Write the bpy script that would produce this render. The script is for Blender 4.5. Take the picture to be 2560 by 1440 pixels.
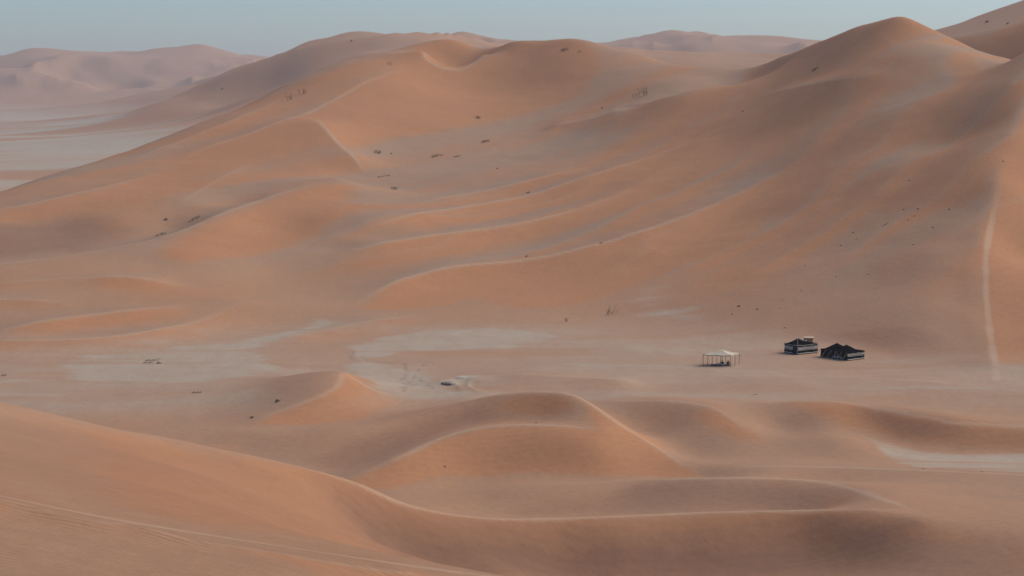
import bpy, bmesh, math, random
import numpy as np
from mathutils import Vector

# ------------------------------------------------------------------ scene, camera, light
for o in list(bpy.data.objects):
    bpy.data.objects.remove(o, do_unlink=True)
scene = bpy.context.scene
COL = scene.collection
EYE = 46.0                       # camera height above the valley floor (m)
FPX = 4777.0                     # focal length in pixels of a 2560 px wide frame
PITCH = math.atan(500.0 / FPX)   # looking slightly down
cam_d = bpy.data.cameras.new('camera')
cam_d.sensor_width = 36.0
cam_d.lens = FPX / 2560.0 * 36.0
cam_d.clip_start = 0.5
cam_d.clip_end = 60000.0
cam = bpy.data.objects.new('camera', cam_d)
COL.objects.link(cam)
cam.location = (0, 0, EYE)
cam.rotation_euler = (math.pi / 2 - PITCH, 0, 0)
scene.camera = cam

SUN_AZ = math.radians(70)        # clockwise from the viewing direction (to the right)
SUN_EL = math.radians(42)
world = bpy.data.worlds.new('World')
scene.world = world
world.use_nodes = True
wn = world.node_tree
wn.nodes.clear()
sky = wn.nodes.new('ShaderNodeTexSky')
sky.sky_type = 'NISHITA'
sky.sun_disc = False
sky.sun_elevation = SUN_EL
sky.sun_rotation = SUN_AZ
sky.air_density = 1.0
sky.dust_density = 1.0
sky.ozone_density = 7.5
bg = wn.nodes.new('ShaderNodeBackground')
bg.inputs['Strength'].default_value = 0.05
wo = wn.nodes.new('ShaderNodeOutputWorld')
wn.links.new(sky.outputs[0], bg.inputs['Color'])
wn.links.new(bg.outputs[0], wo.inputs['Surface'])

sun_d = bpy.data.lights.new('sun', 'SUN')
sun_d.energy = 1.5
sun_d.angle = math.radians(55)
sun_d.color = (1.0, 0.88, 0.72)
sun = bpy.data.objects.new('sun', sun_d)
COL.objects.link(sun)
sdir = Vector((math.sin(SUN_AZ) * math.cos(SUN_EL), math.cos(SUN_AZ) * math.cos(SUN_EL), math.sin(SUN_EL)))
sun.rotation_euler = sdir.to_track_quat('Z', 'Y').to_euler()
sun.location = sdir * 300

vs = scene.view_settings
vs.view_transform = 'Standard'
vs.look = 'None'
vs.exposure = 1.30
vs.gamma = 1.0
vs.use_curve_mapping = False
scene.render.engine = 'CYCLES'

# ------------------------------------------------------------------ survey helpers
CP, SP = math.cos(PITCH), math.sin(PITCH)
def bearing(u, v):
    """direction of a surveyed point: azimuth (rad) and tangent of its elevation"""
    X = (u - 1280.0) / FPX
    Y = (720.0 - v) / FPX
    fy = CP + Y * SP
    h = math.hypot(X, fy)
    return math.atan2(X, fy), (-SP + Y * CP) / h

C_PTS = []      # crest points  (theta, ln r, z/r)
F_PTS = []      # far skylines
CRESTS = []     # whole crest lines, for the loose sand along them
S_PTS = []      # smooth points
def catmull(pts, step):
    P = np.array(pts, float)
    out = []
    n = len(P)
    for i in range(n - 1):
        p0 = P[max(i - 1, 0)]; p1 = P[i]; p2 = P[i + 1]; p3 = P[min(i + 2, n - 1)]
        k = max(1, int(round(np.hypot(*(p2 - p1)[:2]) / step)))
        for j in range(k):
            t = j / k
            out.append(0.5 * (2 * p1 + (p2 - p0) * t + (2 * p0 - 5 * p1 + 4 * p2 - p3) * t * t + (3 * p1 - p0 - 3 * p2 + p3) * t ** 3))
    out.append(P[-1])
    return out
def add(kind, mode, pts, step=None):
    """kind c = crest, s = smooth; mode d = distance given, z = height given"""
    if step is None:
        step = 20 if kind == 'c' else 70
    gap = step / FPX
    last = None
    full = []
    fine = catmull(pts, 4) if len(pts) > 1 else pts
    for n, (u, v, val) in enumerate(fine):
        th, T = bearing(u, v)
        if mode == 'd':
            r = val; z = EYE + r * T
        else:
            z = val; r = (z - EYE) / T
        p = (th, math.log(r), z / r)
        full.append(p[:2])
        if last is None or math.hypot(p[0] - last[0], p[1] - last[1]) >= gap or n == len(fine) - 1:
            {'c': C_PTS, 's': S_PTS, 'f': F_PTS}[kind].append(p)
            last = p
    if kind == 'c': CRESTS.append((pts[0][0], pts[0][1], full))
def pts(mode, lst):
    for p in lst:
        add('s', mode, [p])
def ex(lst, step=160):
    """hidden ground: (u, distance, height)"""
    for u, d, z in (catmull(lst, step) if len(lst) > 1 else lst):
        S_PTS.append((math.atan((u - 1280.0) / FPX), math.log(d), z / d))

# --- the camera's own dune
ex([(-600, 17, 39.9), (1280, 17, 39.8), (3100, 17, 39.0)], 500)
ex([(-600, 25, 38.9), (1240, 25, 38.6), (1700, 25, 37.2), (3100, 25, 36.5)], 350)
ex([(1400, 60, 27), (2000, 60, 24.5), (3000, 60, 24)], 300)
ex([(1400, 100, 16), (2000, 100, 13.5), (3000, 100, 13)], 300)
ex([(1450, 135, 9.5), (2000, 135, 8.0), (3000, 135, 8.5)], 300)
pts('d', [(-300, 1430, 44), (0, 1440, 46), (400, 1440, 50), (800, 1440, 58), (1060, 1440, 67)])
add('c', 'd', [(-400, 1160, 59), (0, 1240, 62), (300, 1300, 65), (700, 1365, 70), (1000, 1410, 73), (1240, 1442, 76), (1500, 1485, 79)])
pts('d', [(-200, 1110, 92), (0, 1140, 95), (300, 1197, 97), (500, 1250, 94), (600, 1230, 116), (800, 1320, 135), (900, 1350, 149), (1000, 1395, 159), (1000, 1330, 164.5), (800, 1250, 156), (500, 1180, 128), (200, 1120, 124),
          (1200, 1340, 169), (1200, 1400, 165), (1400, 1350, 173), (1400, 1430, 169), (1700, 1340, 178), (1700, 1440, 172),
          (2000, 1340, 181), (2000, 1440, 173), (2250, 1350, 178), (2250, 1440, 170), (2560, 1440, 166), (2900, 1440, 166), (2500, 1350, 176), (2800, 1350, 176)])
ex([(1350, 155, 5.0), (2000, 155, 3.6), (3000, 155, 4.6)], 300)
# --- foreground crest sweeping across the picture
add('c', 'd', [(-400, 970, 164), (0, 1035, 164), (300, 1085, 164), (500, 1118, 165), (700, 1157, 165), (870, 1200, 166), (1000, 1253, 168), (1100, 1277, 170),
               (1200, 1290, 172), (1300, 1294, 174), (1400, 1293, 176), (1500, 1291, 178), (1650, 1284, 181), (1800, 1280, 183), (2000, 1278, 184),
               (2150, 1275, 184), (2220, 1279, 184), (2300, 1302, 181)])
for u, v, d in [(-400, 970, 164), (0, 1035, 164), (150, 1060, 164), (300, 1085, 164), (500, 1118, 165), (700, 1157, 165), (870, 1200, 166), (1000, 1253, 168), (1100, 1277, 170), (1200, 1290, 172), (1400, 1293, 176), (1650, 1284, 181), (1850, 1280, 183), (2050, 1277, 184)]:
    zc_ = EYE + d * bearing(u, v)[1]
    ex([(u, d + 3.0, zc_ - 1.4)]); ex([(u, d + 10.0, zc_ * 0.62 - 0.4)])
ex([(-400, 200, 4), (0, 200, 4), (500, 198, 4), (800, 197, 3), (1000, 196, 1.5), (1300, 199, 0.2), (1650, 201, -0.5), (2000, 202, 0.6)])
ex([(-400, 228, 0), (0, 228, 0), (500, 222, 0), (900, 214, -0.7)])
ex([(-400, 252, -0.1), (0, 250, 0), (300, 246, -0.3)])
# --- small dunes in the hollow, near rows first
add('c', 'z', [(1600, 1198, -0.5), (1760, 1193, 1.1), (1900, 1193, 1.6), (2050, 1203, 2.1), (2150, 1226, 2.8), (2240, 1258, 4.2), (2290, 1281, 5.2)])
pts('z', [(1300, 1280, -1.9), (1300, 1218, -1.0), (1450, 1208, -0.7), (1500, 1275, -1.5), (1700, 1262, -0.4), (1900, 1258, 0.3), (2050, 1258, 1.3), (1550, 1235, -0.9)])
pts('z', [(880, 1203, -1.2), (1000, 1238, -1.4), (1100, 1262, -1.4), (1200, 1230, -1.5)])
add('c', 'z', [(1780, 1163, -0.6), (2000, 1163, 0.2), (2300, 1175, 1.2), (2560, 1188, 2.2), (2900, 1203, 3)])
pts('z', [(2400, 1240, 3.2), (2560, 1260, 4.4), (2800, 1270, 5), (2300, 1215, 2.6), (1900, 1178, 0.2)])
ex([(1800, 226, -0.5), (2000, 224, 0.1), (2150, 220, 0.8)])
add('c', 'z', [(870, 1196, -1.0), (940, 1166, -0.2), (1000, 1140, 0.6), (1100, 1095, 1.6), (1200, 1068, 2.3), (1300, 1060, 2.6), (1400, 1062, 2.6), (1510, 1073, 2.3)])
add('s', 'z', [(1000, 1212, -1.5), (1100, 1190, -1.4), (1200, 1180, -1.4), (1350, 1185, -1.4), (1500, 1188, -1.4), (1650, 1194, -1.5), (1760, 1196, -1.3)], 50)
pts('z', [(1500, 1120, 0.9), (1570, 1130, 0.2), (1400, 1120, 0.9)])
add('c', 'z', [(950, 1055, 0.7), (1040, 1036, 1.2), (1120, 1012, 2.0), (1180, 1000, 2.7), (1250, 987, 3.7), (1350, 979, 4.6), (1420, 984, 4.7), (1470, 1005, 4.0),
               (1550, 1060, 2.2), (1650, 1122, -0.1), (1720, 1167, -0.9), (1755, 1190, -1.3)])
pts('z', [(750, 1155, -1.2), (820, 1180, -1.2), (900, 1160, -1.0), (1000, 1118, -0.2), (1100, 1080, 0.7), (1200, 1053, 1.5), (1350, 1045, 2.2), (1450, 1058, 2.6),
          (600, 1120, -0.8), (700, 1130, -1.0), (640, 1080, 0.3), (850, 1074, 0.6), (500, 1090, -0.2)])
ex([(1200, 285, 0.4), (1350, 282, 0.3), (1450, 277, 0.3)], 60)
ex([(1530, 262, 0.2), (1600, 256, -0.6), (1680, 248, -1.0)], 60)
# small dune at the left of the hollow
add('c', 'z', [(860, 928, 3.3), (838, 970, 2.7), (768, 1003, 1.7), (690, 1032, 0.7), (640, 1057, 0)])
add('c', 'z', [(860, 928, 3.3), (920, 965, 1.6), (1010, 1001, 0.2)])
pts('z', [(645, 1068, -0.2), (760, 1063, -0.2), (900, 1047, -0.1), (1000, 1015, 0), (540, 965, 0.6), (700, 945, 2.0), (780, 928, 2.8), (450, 1000, 0.2), (600, 1010, 0.5)])
ex([(840, 306, 0.4), (700, 312, 0.3), (950, 300, 0.0)])
# right hand rows
add('c', 'z', [(1490, 1003, 0.8), (1600, 1000, 1.7), (1700, 1004, 2.0), (1780, 1018, 2.0), (1830, 1046, 1.3), (1870, 1076, 0.5), (1905, 1102, -0.3)])
pts('z', [(1600, 1085, -0.6), (1700, 1080, -0.1), (1750, 1110, -0.7), (1700, 1140, -1.1), (1830, 1110, -0.5), (1800, 1150, -1.0), (1900, 1145, -0.8), (2050, 1145, -0.7)])
ex([(1560, 286, 0.3), (1700, 284, 0.3)])
add('c', 'z', [(1860, 1011, 1.2), (1980, 1003, 2.0), (2060, 1002, 2.3), (2130, 1008, 2.4), (2200, 1020, 2.4), (2300, 1038, 2.1), (2400, 1055, 1.6), (2560, 1066, 0.9), (2900, 1080, 0.4)])
pts('z', [(1950, 1070, 0.0), (1950, 1105, -0.4), (2010, 1032, 1.5), (2060, 1060, 0.8), (2130, 1100, 0.1), (2200, 1138, -0.7)])
add('s', 'z', [(2120, 1068, 0.5), (2190, 1092, -0.3), (2250, 1113, -0.8), (2300, 1125, -1), (2400, 1134, -1.3), (2560, 1131, -1.4), (2900, 1131, -1.5)], 60)
pts('z', [(2300, 1152, -1.1), (2500, 1160, -1.0), (2800, 1160, -0.9)])
ex([(1980, 279, 0.3), (2200, 277, 0.3), (2560, 272, 0.2), (2900, 272, 0.2)])
# --- valley floor
pts('z', [(-300, 1000, 0), (0, 1000, 0), (300, 1010, 0), (-300, 930, 0), (0, 940, 0), (300, 940, 0), (1100, 965, 0), (1500, 965, 0.3), (1300, 950, 0.4), (2000, 975, 0.2), (2500, 985, 0.2),
          (2800, 985, 0.2), (0, 900, 0.1), (400, 900, 0), (800, 875, 0), (1200, 860, 0), (1600, 880, 0), (1000, 920, 0), (1800, 918, 0), (2000, 889, 0), (2110, 903, 0), (2300, 935, 0.1),
          (2420, 930, 0.3), (2475, 940, 0.2), (2540, 935, 0.2), (2400, 962, 0.2), (2540, 962, 0.2), (2650, 940, 0), (2900, 940, 0), (600, 850, 0), (1400, 820, 0.1)])
add('s', 'z', [(-300, 880, 0.6), (0, 868, 0.6), (300, 850, 0.6), (520, 818, 0.6), (700, 800, 0.6), (900, 797, 0.6), (1100, 788, 0.8), (1300, 779, 0.9), (1500, 783, 0.8), (1700, 808, 0.7), (1900, 838, 0.7), (2050, 858, 0.6)], 90)
# --- flank of the great dune
pts('d', [(-300, 760, 392), (0, 780, 380), (0, 710, 408), (250, 760, 386), (250, 690, 415), (450, 720, 405), (600, 760, 385), (700, 700, 428), (700, 572, 480), (860, 640, 448), (860, 560, 478), (500, 640, 437), (350, 660, 429), (600, 610, 458)])
add('c', 'd', [(-300, 700, 415), (-100, 672, 426), (30, 655, 432), (180, 637, 441), (340, 608, 453), (450, 578, 466), (560, 530, 486), (700, 485, 512), (840, 445, 534)])
ex([(-200, 450, 6.4), (60, 450, 7.0), (200, 456, 7.6), (450, 482, 11.0), (600, 506, 15.6)])
pts('d', [(150, 560, 492), (150, 500, 532), (0, 560, 490), (-200, 600, 470), (500, 505, 508), (500, 450, 552), (500, 380, 616), (300, 460, 560), (700, 400, 590), (700, 300, 670), (850, 330, 640), (820, 240, 712), (300, 550, 490)])
pts('d', [(950, 400, 600), (1100, 380, 618), (950, 470, 548), (1250, 305, 680), (1100, 320, 662), (970, 345, 640), (1000, 265, 700), (1000, 195, 740), (1300, 225, 738), (1100, 215, 742), (1150, 450, 560)])
add('c', 'd', [(1058, 128, 778), (1070, 148, 770), (1105, 166, 764), (1150, 170, 764), (1185, 155, 772), (1205, 138, 782)], 14)
ex([(1110, 780, 54.2), (1150, 780, 53.4), (1180, 788, 55.0)], 30)
pts('d', [(1300, 400, 600), (1300, 500, 530), (1300, 600, 471), (1300, 680, 433), (1100, 540, 500), (1100, 620, 460), (1100, 700, 425), (950, 720, 420), (950, 600, 466),
          (1500, 250, 690), (1700, 250, 642), (1700, 200, 690), (1600, 350, 600), (1600, 450, 530), (1600, 550, 477), (1600, 650, 432), (1600, 730, 401), (1450, 330, 640), (1500, 170, 742),
          (1900, 250, 610), (1900, 350, 552), (1900, 450, 500), (1900, 550, 456), (1900, 650, 416), (1900, 750, 378),
          (2200, 150, 572), (2200, 300, 511), (2200, 400, 475), (2200, 500, 441), (2200, 600, 409), (2200, 700, 379), (2200, 800, 351), (2200, 870, 332), (2050, 200, 590),
          (2400, 210, 537), (2400, 350, 480), (2390, 500, 427), (2380, 650, 385), (2380, 780, 353), (2380, 870, 331)])
add('c', 'd', [(2700, 60, 540), (2640, 150, 515), (2560, 255, 485), (2500, 420, 441), (2475, 520, 417), (2453, 620, 394), (2452, 720, 371), (2462, 820, 346), (2475, 905, 320)], 30)
pts('d', [(2560, 451, 440), (2545, 474, 432), (2560, 645, 400), (2560, 812, 350), (2560, 885, 327), (2800, 420, 480), (2800, 640, 400), (2800, 850, 335)])
# --- skyline of the great dune
add('c', 'd', [(-400, 615, 478), (-150, 540, 525), (0, 488, 560), (160, 430, 600), (300, 385, 640), (500, 310, 690), (640, 255, 728), (760, 188, 760), (900, 140, 788), (980, 125, 798),
               (1060, 106, 806), (1130, 98, 812), (1165, 108, 816), (1200, 122, 818), (1245, 117, 806), (1290, 105, 792), (1370, 101, 788), (1440, 98, 780), (1520, 118, 772), (1600, 136, 768),
               (1650, 152, 760), (1700, 162, 752), (1800, 169, 738), (1890, 169, 718), (1960, 140, 690), (2050, 105, 656), (2150, 65, 636), (2220, 46, 622), (2265, 44, 614), (2330, 84, 604),
               (2400, 118, 594), (2470, 142, 584), (2560, 165, 572)])
ex([(-400, 600, 0), (0, 690, 0), (300, 800, 0.5), (500, 880, 2), (700, 980, 8), (1000, 1020, 28), (1300, 1020, 26), (1600, 960, 25), (1850, 900, 28), (2250, 700, 36), (2520, 640, 44), (2900, 640, 40)])
pts('d', [(1800, 190, 702), (1890, 188, 688), (1960, 162, 666), (2050, 128, 636), (2150, 92, 612), (2330, 112, 582), (2400, 142, 568), (2470, 166, 556)])
ex([(1600, 840, 42), (1750, 810, 40), (1900, 780, 39), (2050, 740, 42), (2200, 700, 42)])
# --- the plain beyond and the far dunes
ex([(-600, 900, 0), (0, 900, 0), (400, 1050, 0)])
ex([(-600, 1300, 0), (0, 1300, 0), (450, 1350, 2), (700, 1400, 12), (1000, 1500, 20), (1500, 1500, 18), (2000, 1400, 18)], 200)
ex([(-600, 1900, 0), (0, 1900, 0), (300, 1900, 1)], 250)
ex([(-600, 2900, 0), (0, 2900, 0), (250, 2900, 2)], 250)
ex([(-600, 4300, 2), (0, 4300, 2), (400, 4200, 4), (700, 4000, 10)], 250)
add('f', 'd', [(340, 296, 2350), (450, 236, 2320), (560, 187, 2300), (650, 150, 2300), (700, 136, 2300), (770, 103, 2300), (820, 94, 2300), (870, 80, 2300), (920, 79, 2300), (960, 90, 2340),
               (1050, 101, 2400), (1200, 118, 2500)], 18)
pts('d', [(420, 312, 2050), (540, 290, 1800), (650, 225, 1800), (800, 160, 1800), (950, 120, 1850)])
ex([(500, 2750, 25), (900, 2750, 60), (1200, 2750, 70)])
add('f', 'd', [(980, 112, 3100), (1060, 105, 3100), (1120, 88, 3100), (1150, 75, 3100), (1190, 85, 3100), (1240, 96, 3100), (1290, 106, 3100), (1400, 118, 3150)], 16)
add('f', 'd', [(1420, 125, 4000), (1520, 112, 4000), (1560, 108, 4000), (1600, 96, 4000), (1650, 78, 4000), (1690, 73, 4000), (1740, 85, 4000), (1790, 92, 4000), (1870, 88, 4000), (1950, 90, 4000),
               (2000, 97, 4000), (2060, 102, 4000), (2200, 108, 4000)], 18)
ex([(1500, 2500, 20), (1900, 2500, 20), (1500, 3300, 60), (1900, 3300, 70)], 2000)
add('f', 'd', [(-600, 150, 5200), (-300, 130, 5200), (-100, 146, 5200), (0, 142, 5200), (70, 121, 5200), (130, 121, 5200), (180, 127, 5200), (250, 133, 5200), (310, 139, 5200), (380, 122, 5200), (450, 116, 5200),
               (500, 110, 5200), (570, 128, 5200), (650, 149, 5200), (800, 165, 5200)], 18)
ex([(-600, 6500, 60), (0, 6500, 60), (800, 6500, 60), (1500, 5600, 60), (2200, 5600, 60), (3000, 4500, 80)], 400)
ex([(-600, 9500, 20), (800, 9500, 20), (2000, 9500, 20), (3000, 9500, 20)], 700)
add('f', 'd', [(2335, 98, 770), (2400, 96, 765), (2480, 86, 760), (2560, 66, 755), (2700, 20, 750), (2900, -20, 740)], 16)
ex([(2350, 900, 55), (2600, 900, 60), (2900, 900, 62)], 200)
add('f', 'd', [(2200, 106, 1250), (2330, 79, 1200), (2370, 72, 1200), (2430, 45, 1200), (2500, 20, 1200), (2560, 0, 1200), (2700, -50, 1200), (2900, -90, 1200)], 18)
ex([(2300, 1600, 60), (2900, 1600, 90)], 300)

# ------------------------------------------------------------------ heights: radial basis surface through the survey
allp = np.array(C_PTS + F_PTS + S_PTS)
eps2 = np.concatenate([np.full(len(C_PTS), 0.0018), np.full(len(F_PTS), 0.005), np.full(len(S_PTS), 0.022)]) ** 2
N = len(allp)
D2 = (allp[:, None, 0] - allp[None, :, 0]) ** 2 + (allp[:, None, 1] - allp[None, :, 1]) ** 2
A = np.zeros((N + 3, N + 3))
A[:N, :N] = -np.sqrt(D2 + eps2[None, :])
A[np.arange(N), np.arange(N)] += 0.0003
Pm = np.column_stack([np.ones(N), allp[:, 0], allp[:, 1]])
A[:N, N:] = Pm
A[N:, :N] = Pm.T
b = np.zeros(N + 3); b[:N] = allp[:, 2]
sol = np.linalg.solve(A, b)
wts = sol[:N]; poly = sol[N:]

# grids: azimuth (dense in view) x log distance
def spans(lst):
    out = []
    for a, b_, h in lst:
        n = max(1, int(round((b_ - a) / h)))
        out += list(a + (b_ - a) * np.arange(n) / n)
    out.append(lst[-1][1])
    return np.array(out)
RAD = math.radians
th = spans([(RAD(-24), RAD(-17), 0.0025), (RAD(-17), RAD(17), 0.00074), (RAD(17), RAD(24), 0.0025)])
rho = spans([(math.log(18), math.log(40), 0.02), (math.log(40), math.log(85), 0.006), (math.log(85), math.log(340), 0.0026), (math.log(340), math.log(900), 0.0030), (math.log(900), math.log(6000), 0.008), (math.log(6000), math.log(9500), 0.03)])
def evaluate(tg, rg):
    W = np.zeros((len(rg), len(tg)))
    ax = (tg[:, None] - allp[None, :, 0]) ** 2
    ay = (rg[:, None] - allp[None, :, 1]) ** 2 + eps2[None, :]
    for j in range(len(rg)):
        W[j] = -(np.sqrt(ax + ay[j]) @ wts)
    return W + poly[0] + poly[1] * tg[None, :] + poly[2] * rg[:, None]
# coarse evaluation, then cubic refinement
def refine(Wc, axis):
    Wc = np.moveaxis(Wc, axis, 0)
    n = Wc.shape[0]
    P = np.concatenate([2 * Wc[:1] - Wc[1:2], Wc, 2 * Wc[-1:] - Wc[-2:-1]])
    out = np.empty((2 * n - 1,) + Wc.shape[1:], Wc.dtype)
    out[0::2] = Wc
    out[1::2] = (-P[:-3] + 9 * P[1:-2] + 9 * P[2:-1] - P[3:]) / 16.0
    return np.moveaxis(out, 0, axis)
def halve(g):
    if len(g) % 2 == 0:
        g = np.append(g, 2 * g[-1] - g[-2])
    return g[::2]
thc, rhc = halve(th), halve(rho)
Wc_ = evaluate(thc, rhc)
W = refine(refine(Wc_, 0), 1)
def dbl(gc):
    o = np.empty(2 * len(gc) - 1); o[0::2] = gc; o[1::2] = 0.5 * (gc[:-1] + gc[1:]); return o
th, rho = dbl(thc), dbl(rhc)
R = np.exp(rho)
Z = W * R[:, None]

# ------------------------------------------------------------------ relief details on top of the surveyed surface
rng = np.random.RandomState(7)
_lat = rng.rand(256, 256)
def vnoise(x, y):
    xi = np.floor(x).astype(int); yi = np.floor(y).astype(int)
    fx = x - xi; fy = y - yi
    fx = fx * fx * fx * (fx * (fx * 6 - 15) + 10); fy = fy * fy * fy * (fy * (fy * 6 - 15) + 10)
    a = _lat[xi & 255, yi & 255]; b_ = _lat[(xi + 1) & 255, yi & 255]
    c = _lat[xi & 255, (yi + 1) & 255]; d = _lat[(xi + 1) & 255, (yi + 1) & 255]
    return (a * (1 - fx) + b_ * fx) * (1 - fy) + (c * (1 - fx) + d * fx) * fy - 0.5
def fbm(x, y, n=4):
    t = 0; a = 1.0
    for k in range(n):
        t = t + a * vnoise(x + 17.3 * k, y - 9.1 * k); x = x * 2.03; y = y * 2.03; a *= 0.5
    return t
def sstep(a, b_, x):
    t = np.clip((x - a) / (b_ - a), 0, 1)
    return t * t * (3 - 2 * t)
SX = np.sin(th)[None, :] * R[:, None]
SY = np.cos(th)[None, :] * R[:, None]
red = np.zeros_like(Z); pale = np.zeros_like(Z); track = np.zeros_like(Z)

def column(theta):
    k = int(np.clip(np.searchsorted(th, theta) - 1, 0, len(th) - 2))
    f = (theta - th[k]) / (th[k + 1] - th[k])
    return Z[:, k] * (1 - f) + Z[:, k + 1] * f
def hit(u, v, rmin=0, rmax=1e9):
    """first ground point on a surveyed bearing: (theta, r, z)"""
    theta, T = bearing(u, v)
    zc = column(theta)
    g = zc - (EYE + R * T)
    ok = np.where((g >= 0) & (R >= rmin))[0]
    if len(ok) == 0:
        r = min(rmax, 3000.0)
    else:
        k = ok[0]
        if k == 0:
            r = R[0]
        else:
            g0, g1 = g[k - 1], g[k]
            f = 0 if g1 == g0 else np.clip(-g0 / (g1 - g0), 0, 1)
            r = R[k - 1] + f * (R[k] - R[k - 1])
    r = min(r, rmax)
    return theta, r, float(np.interp(r, R, zc))
def ground(x, y):
    return float(np.interp(math.hypot(x, y), R, column(math.atan2(x, y))))
def spot(u, v, rmin=0, rmax=1e9):
    t, r, z = hit(u, v, rmin, rmax)
    return Vector((r * math.sin(t), r * math.cos(t), z))

def line_field(pts_uv, reach, rmax=1e9, rmin=0, amp=0.0, t0=0.25, t1=0.25):
    """distance field (m) round a polyline on the ground: rows, cols, signed distance (+ = far side), position 0..1"""
    P = []
    cl = [(p[0], p[1]) for p in catmull([(a, b_, 0) for a, b_ in pts_uv], 24)]
    for n, (u, v) in enumerate(cl):
        t, r, z = hit(u, v, rmin, rmax)
        if amp:                       # the foot of the crest lies below the crest seen
            q = n / (len(cl) - 1)
            tp = float((sstep(0, t0, q) if t0 > 0 else 1.0) * (1 - sstep(1 - t1, 1, q)))
            t, r, z = hit(u, v + amp * tp * FPX / r, rmin, rmax)
        P.append((t, math.log(r)))
    P = np.array(P)
    o_ = np.argsort(P[:, 0]); P = P[o_]
    # an even sweep in plan
    deg = 5 if len(P) > 24 else 3 if len(P) > 9 else min(2, len(P) - 1)
    mid_, span_ = P[:, 0].mean(), np.ptp(P[:, 0]) + 1e-9
    pf = np.polyfit((P[:, 0] - mid_) / span_, P[:, 1], deg)
    tf = np.linspace(P[0, 0], P[-1, 0], 400)
    rf = np.polyval(pf, (tf - mid_) / span_)
    return field(tf, rf, reach)
def field(tf, rf, reach, nmax=110, by_arc=False):
    rm = float(np.exp(rf.mean()))
    cum = np.concatenate([[0], np.cumsum(np.hypot(np.diff(tf), np.diff(rf)))]) * rm
    n_ = int(np.clip(cum[-1] / 1.6, 14, nmax)); sp = cum[-1] / n_
    sv = np.linspace(0, cum[-1], n_ + 1)
    Q = np.stack([np.interp(sv, cum, tf), np.interp(sv, cum, rf)], 1)
    tg_ = np.gradient(Q, axis=0); tg_ /= np.hypot(tg_[:, 0], tg_[:, 1])[:, None]
    m_ = reach / rm
    c0, c1 = np.searchsorted(th, [Q[:, 0].min() - m_, Q[:, 0].max() + m_])
    r0, r1 = np.searchsorted(rho, [Q[:, 1].min() - m_, Q[:, 1].max() + m_])
    if c1 - c0 < 3 or r1 - r0 < 3: return None
    d = np.empty((r1 - r0, c1 - c0)); par = np.empty_like(d)
    pv_ = sv / cum[-1] if by_arc else (Q[:, 0] - Q[0, 0]) / (Q[-1, 0] - Q[0, 0])
    for row in range(r1 - r0):
        qx = (th[c0:c1][:, None] - Q[None, :, 0]) * rm
        qy = (rho[r0 + row] - Q[None, :, 1]) * rm
        d2 = qx * qx + qy * qy
        dm = d2.min(axis=1, keepdims=True)
        sg = (0.3 * np.sqrt(dm) + 0.7 * sp) ** 2
        w = np.exp(-(d2 - dm) / (2 * sg))
        ws = w.sum(axis=1)
        d[row] = (w * (qy * tg_[None, :, 0] - qx * tg_[None, :, 1])).sum(axis=1) / ws
        dl = np.sqrt(dm[:, 0])
        d[row] = np.where(d[row] < 0, -1.0, 1.0) * np.maximum(np.abs(d[row]), 0.97 * dl - 0.6 * sp)
        par[row] = (w * pv_[None, :]).sum(axis=1) / ws
    return slice(r0, r1), slice(c0, c1), d, par
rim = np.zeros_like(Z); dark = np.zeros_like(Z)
def ridge(pts_uv, amp, wf, wb, redk=0.6, t0=0.25, t1=0.25, rmax=1e9, rmin=0, p=1.3, e=0.25):
    f = line_field(pts_uv, 3.2 * max(wf, wb), rmax, rmin, amp, t0, t1)
    if f is None: return
    rs, cs, d, par = f
    tap = sstep(0, t0, par) * (1 - sstep(1 - t1, 1, par)) if t0 > 0 else 1 - sstep(1 - t1, 1, par)
    a = np.sqrt(d * d + e * e) - e
    prof = np.where(d > 0, np.exp(-(a / wb) ** p), np.exp(-(a / wf) ** p))
    Z[rs, cs] += amp * prof * tap
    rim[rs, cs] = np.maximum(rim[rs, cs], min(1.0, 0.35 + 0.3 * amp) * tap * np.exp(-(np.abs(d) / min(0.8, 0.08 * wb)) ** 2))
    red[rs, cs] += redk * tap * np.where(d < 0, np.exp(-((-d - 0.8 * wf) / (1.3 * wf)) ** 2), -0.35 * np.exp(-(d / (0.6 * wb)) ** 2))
def zone(arr, k, poly_uv, soft, rmin=0, rmax=1e9):
    """soft-edged patch of another sand or of painted shade: polygon on the ground"""
    P = []
    for u, v in poly_uv:
        t, r, z = hit(u, v, rmin, rmax)
        P.append((t, math.log(r)))
    P = np.array(P); rm = float(np.exp(P[:, 1].mean())); m_ = soft / rm
    c0, c1 = np.searchsorted(th, [P[:, 0].min() - m_, P[:, 0].max() + m_])
    r0, r1 = np.searchsorted(rho, [P[:, 1].min() - m_, P[:, 1].max() + m_])
    if c1 <= c0 or r1 <= r0: return
    tx = th[c0:c1][None, :]; ty = rho[r0:r1][:, None]
    ins = np.zeros((r1 - r0, c1 - c0), bool); dist = np.full(ins.shape, 1e9)
    n = len(P)
    for q in range(n):
        x0, y0 = P[q]; x1, y1 = P[(q + 1) % n]
        if y0 != y1:
            cond = ((y0 > ty) != (y1 > ty)) & (tx < (x1 - x0) * (ty - y0) / (y1 - y0) + x0)
            ins ^= cond
        sx, sy = x1 - x0, y1 - y0
        l2 = sx * sx + sy * sy
        if l2 < 1e-14: continue
        tt = np.clip(((tx - x0) * sx + (ty - y0) * sy) / l2, 0, 1)
        dist = np.minimum(dist, np.hypot(tx - x0 - tt * sx, ty - y0 - tt * sy))
    sd = np.where(ins, dist, -dist) * rm
    arr[r0:r1, c0:c1] += k * sstep(-soft, soft, sd)

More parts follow.
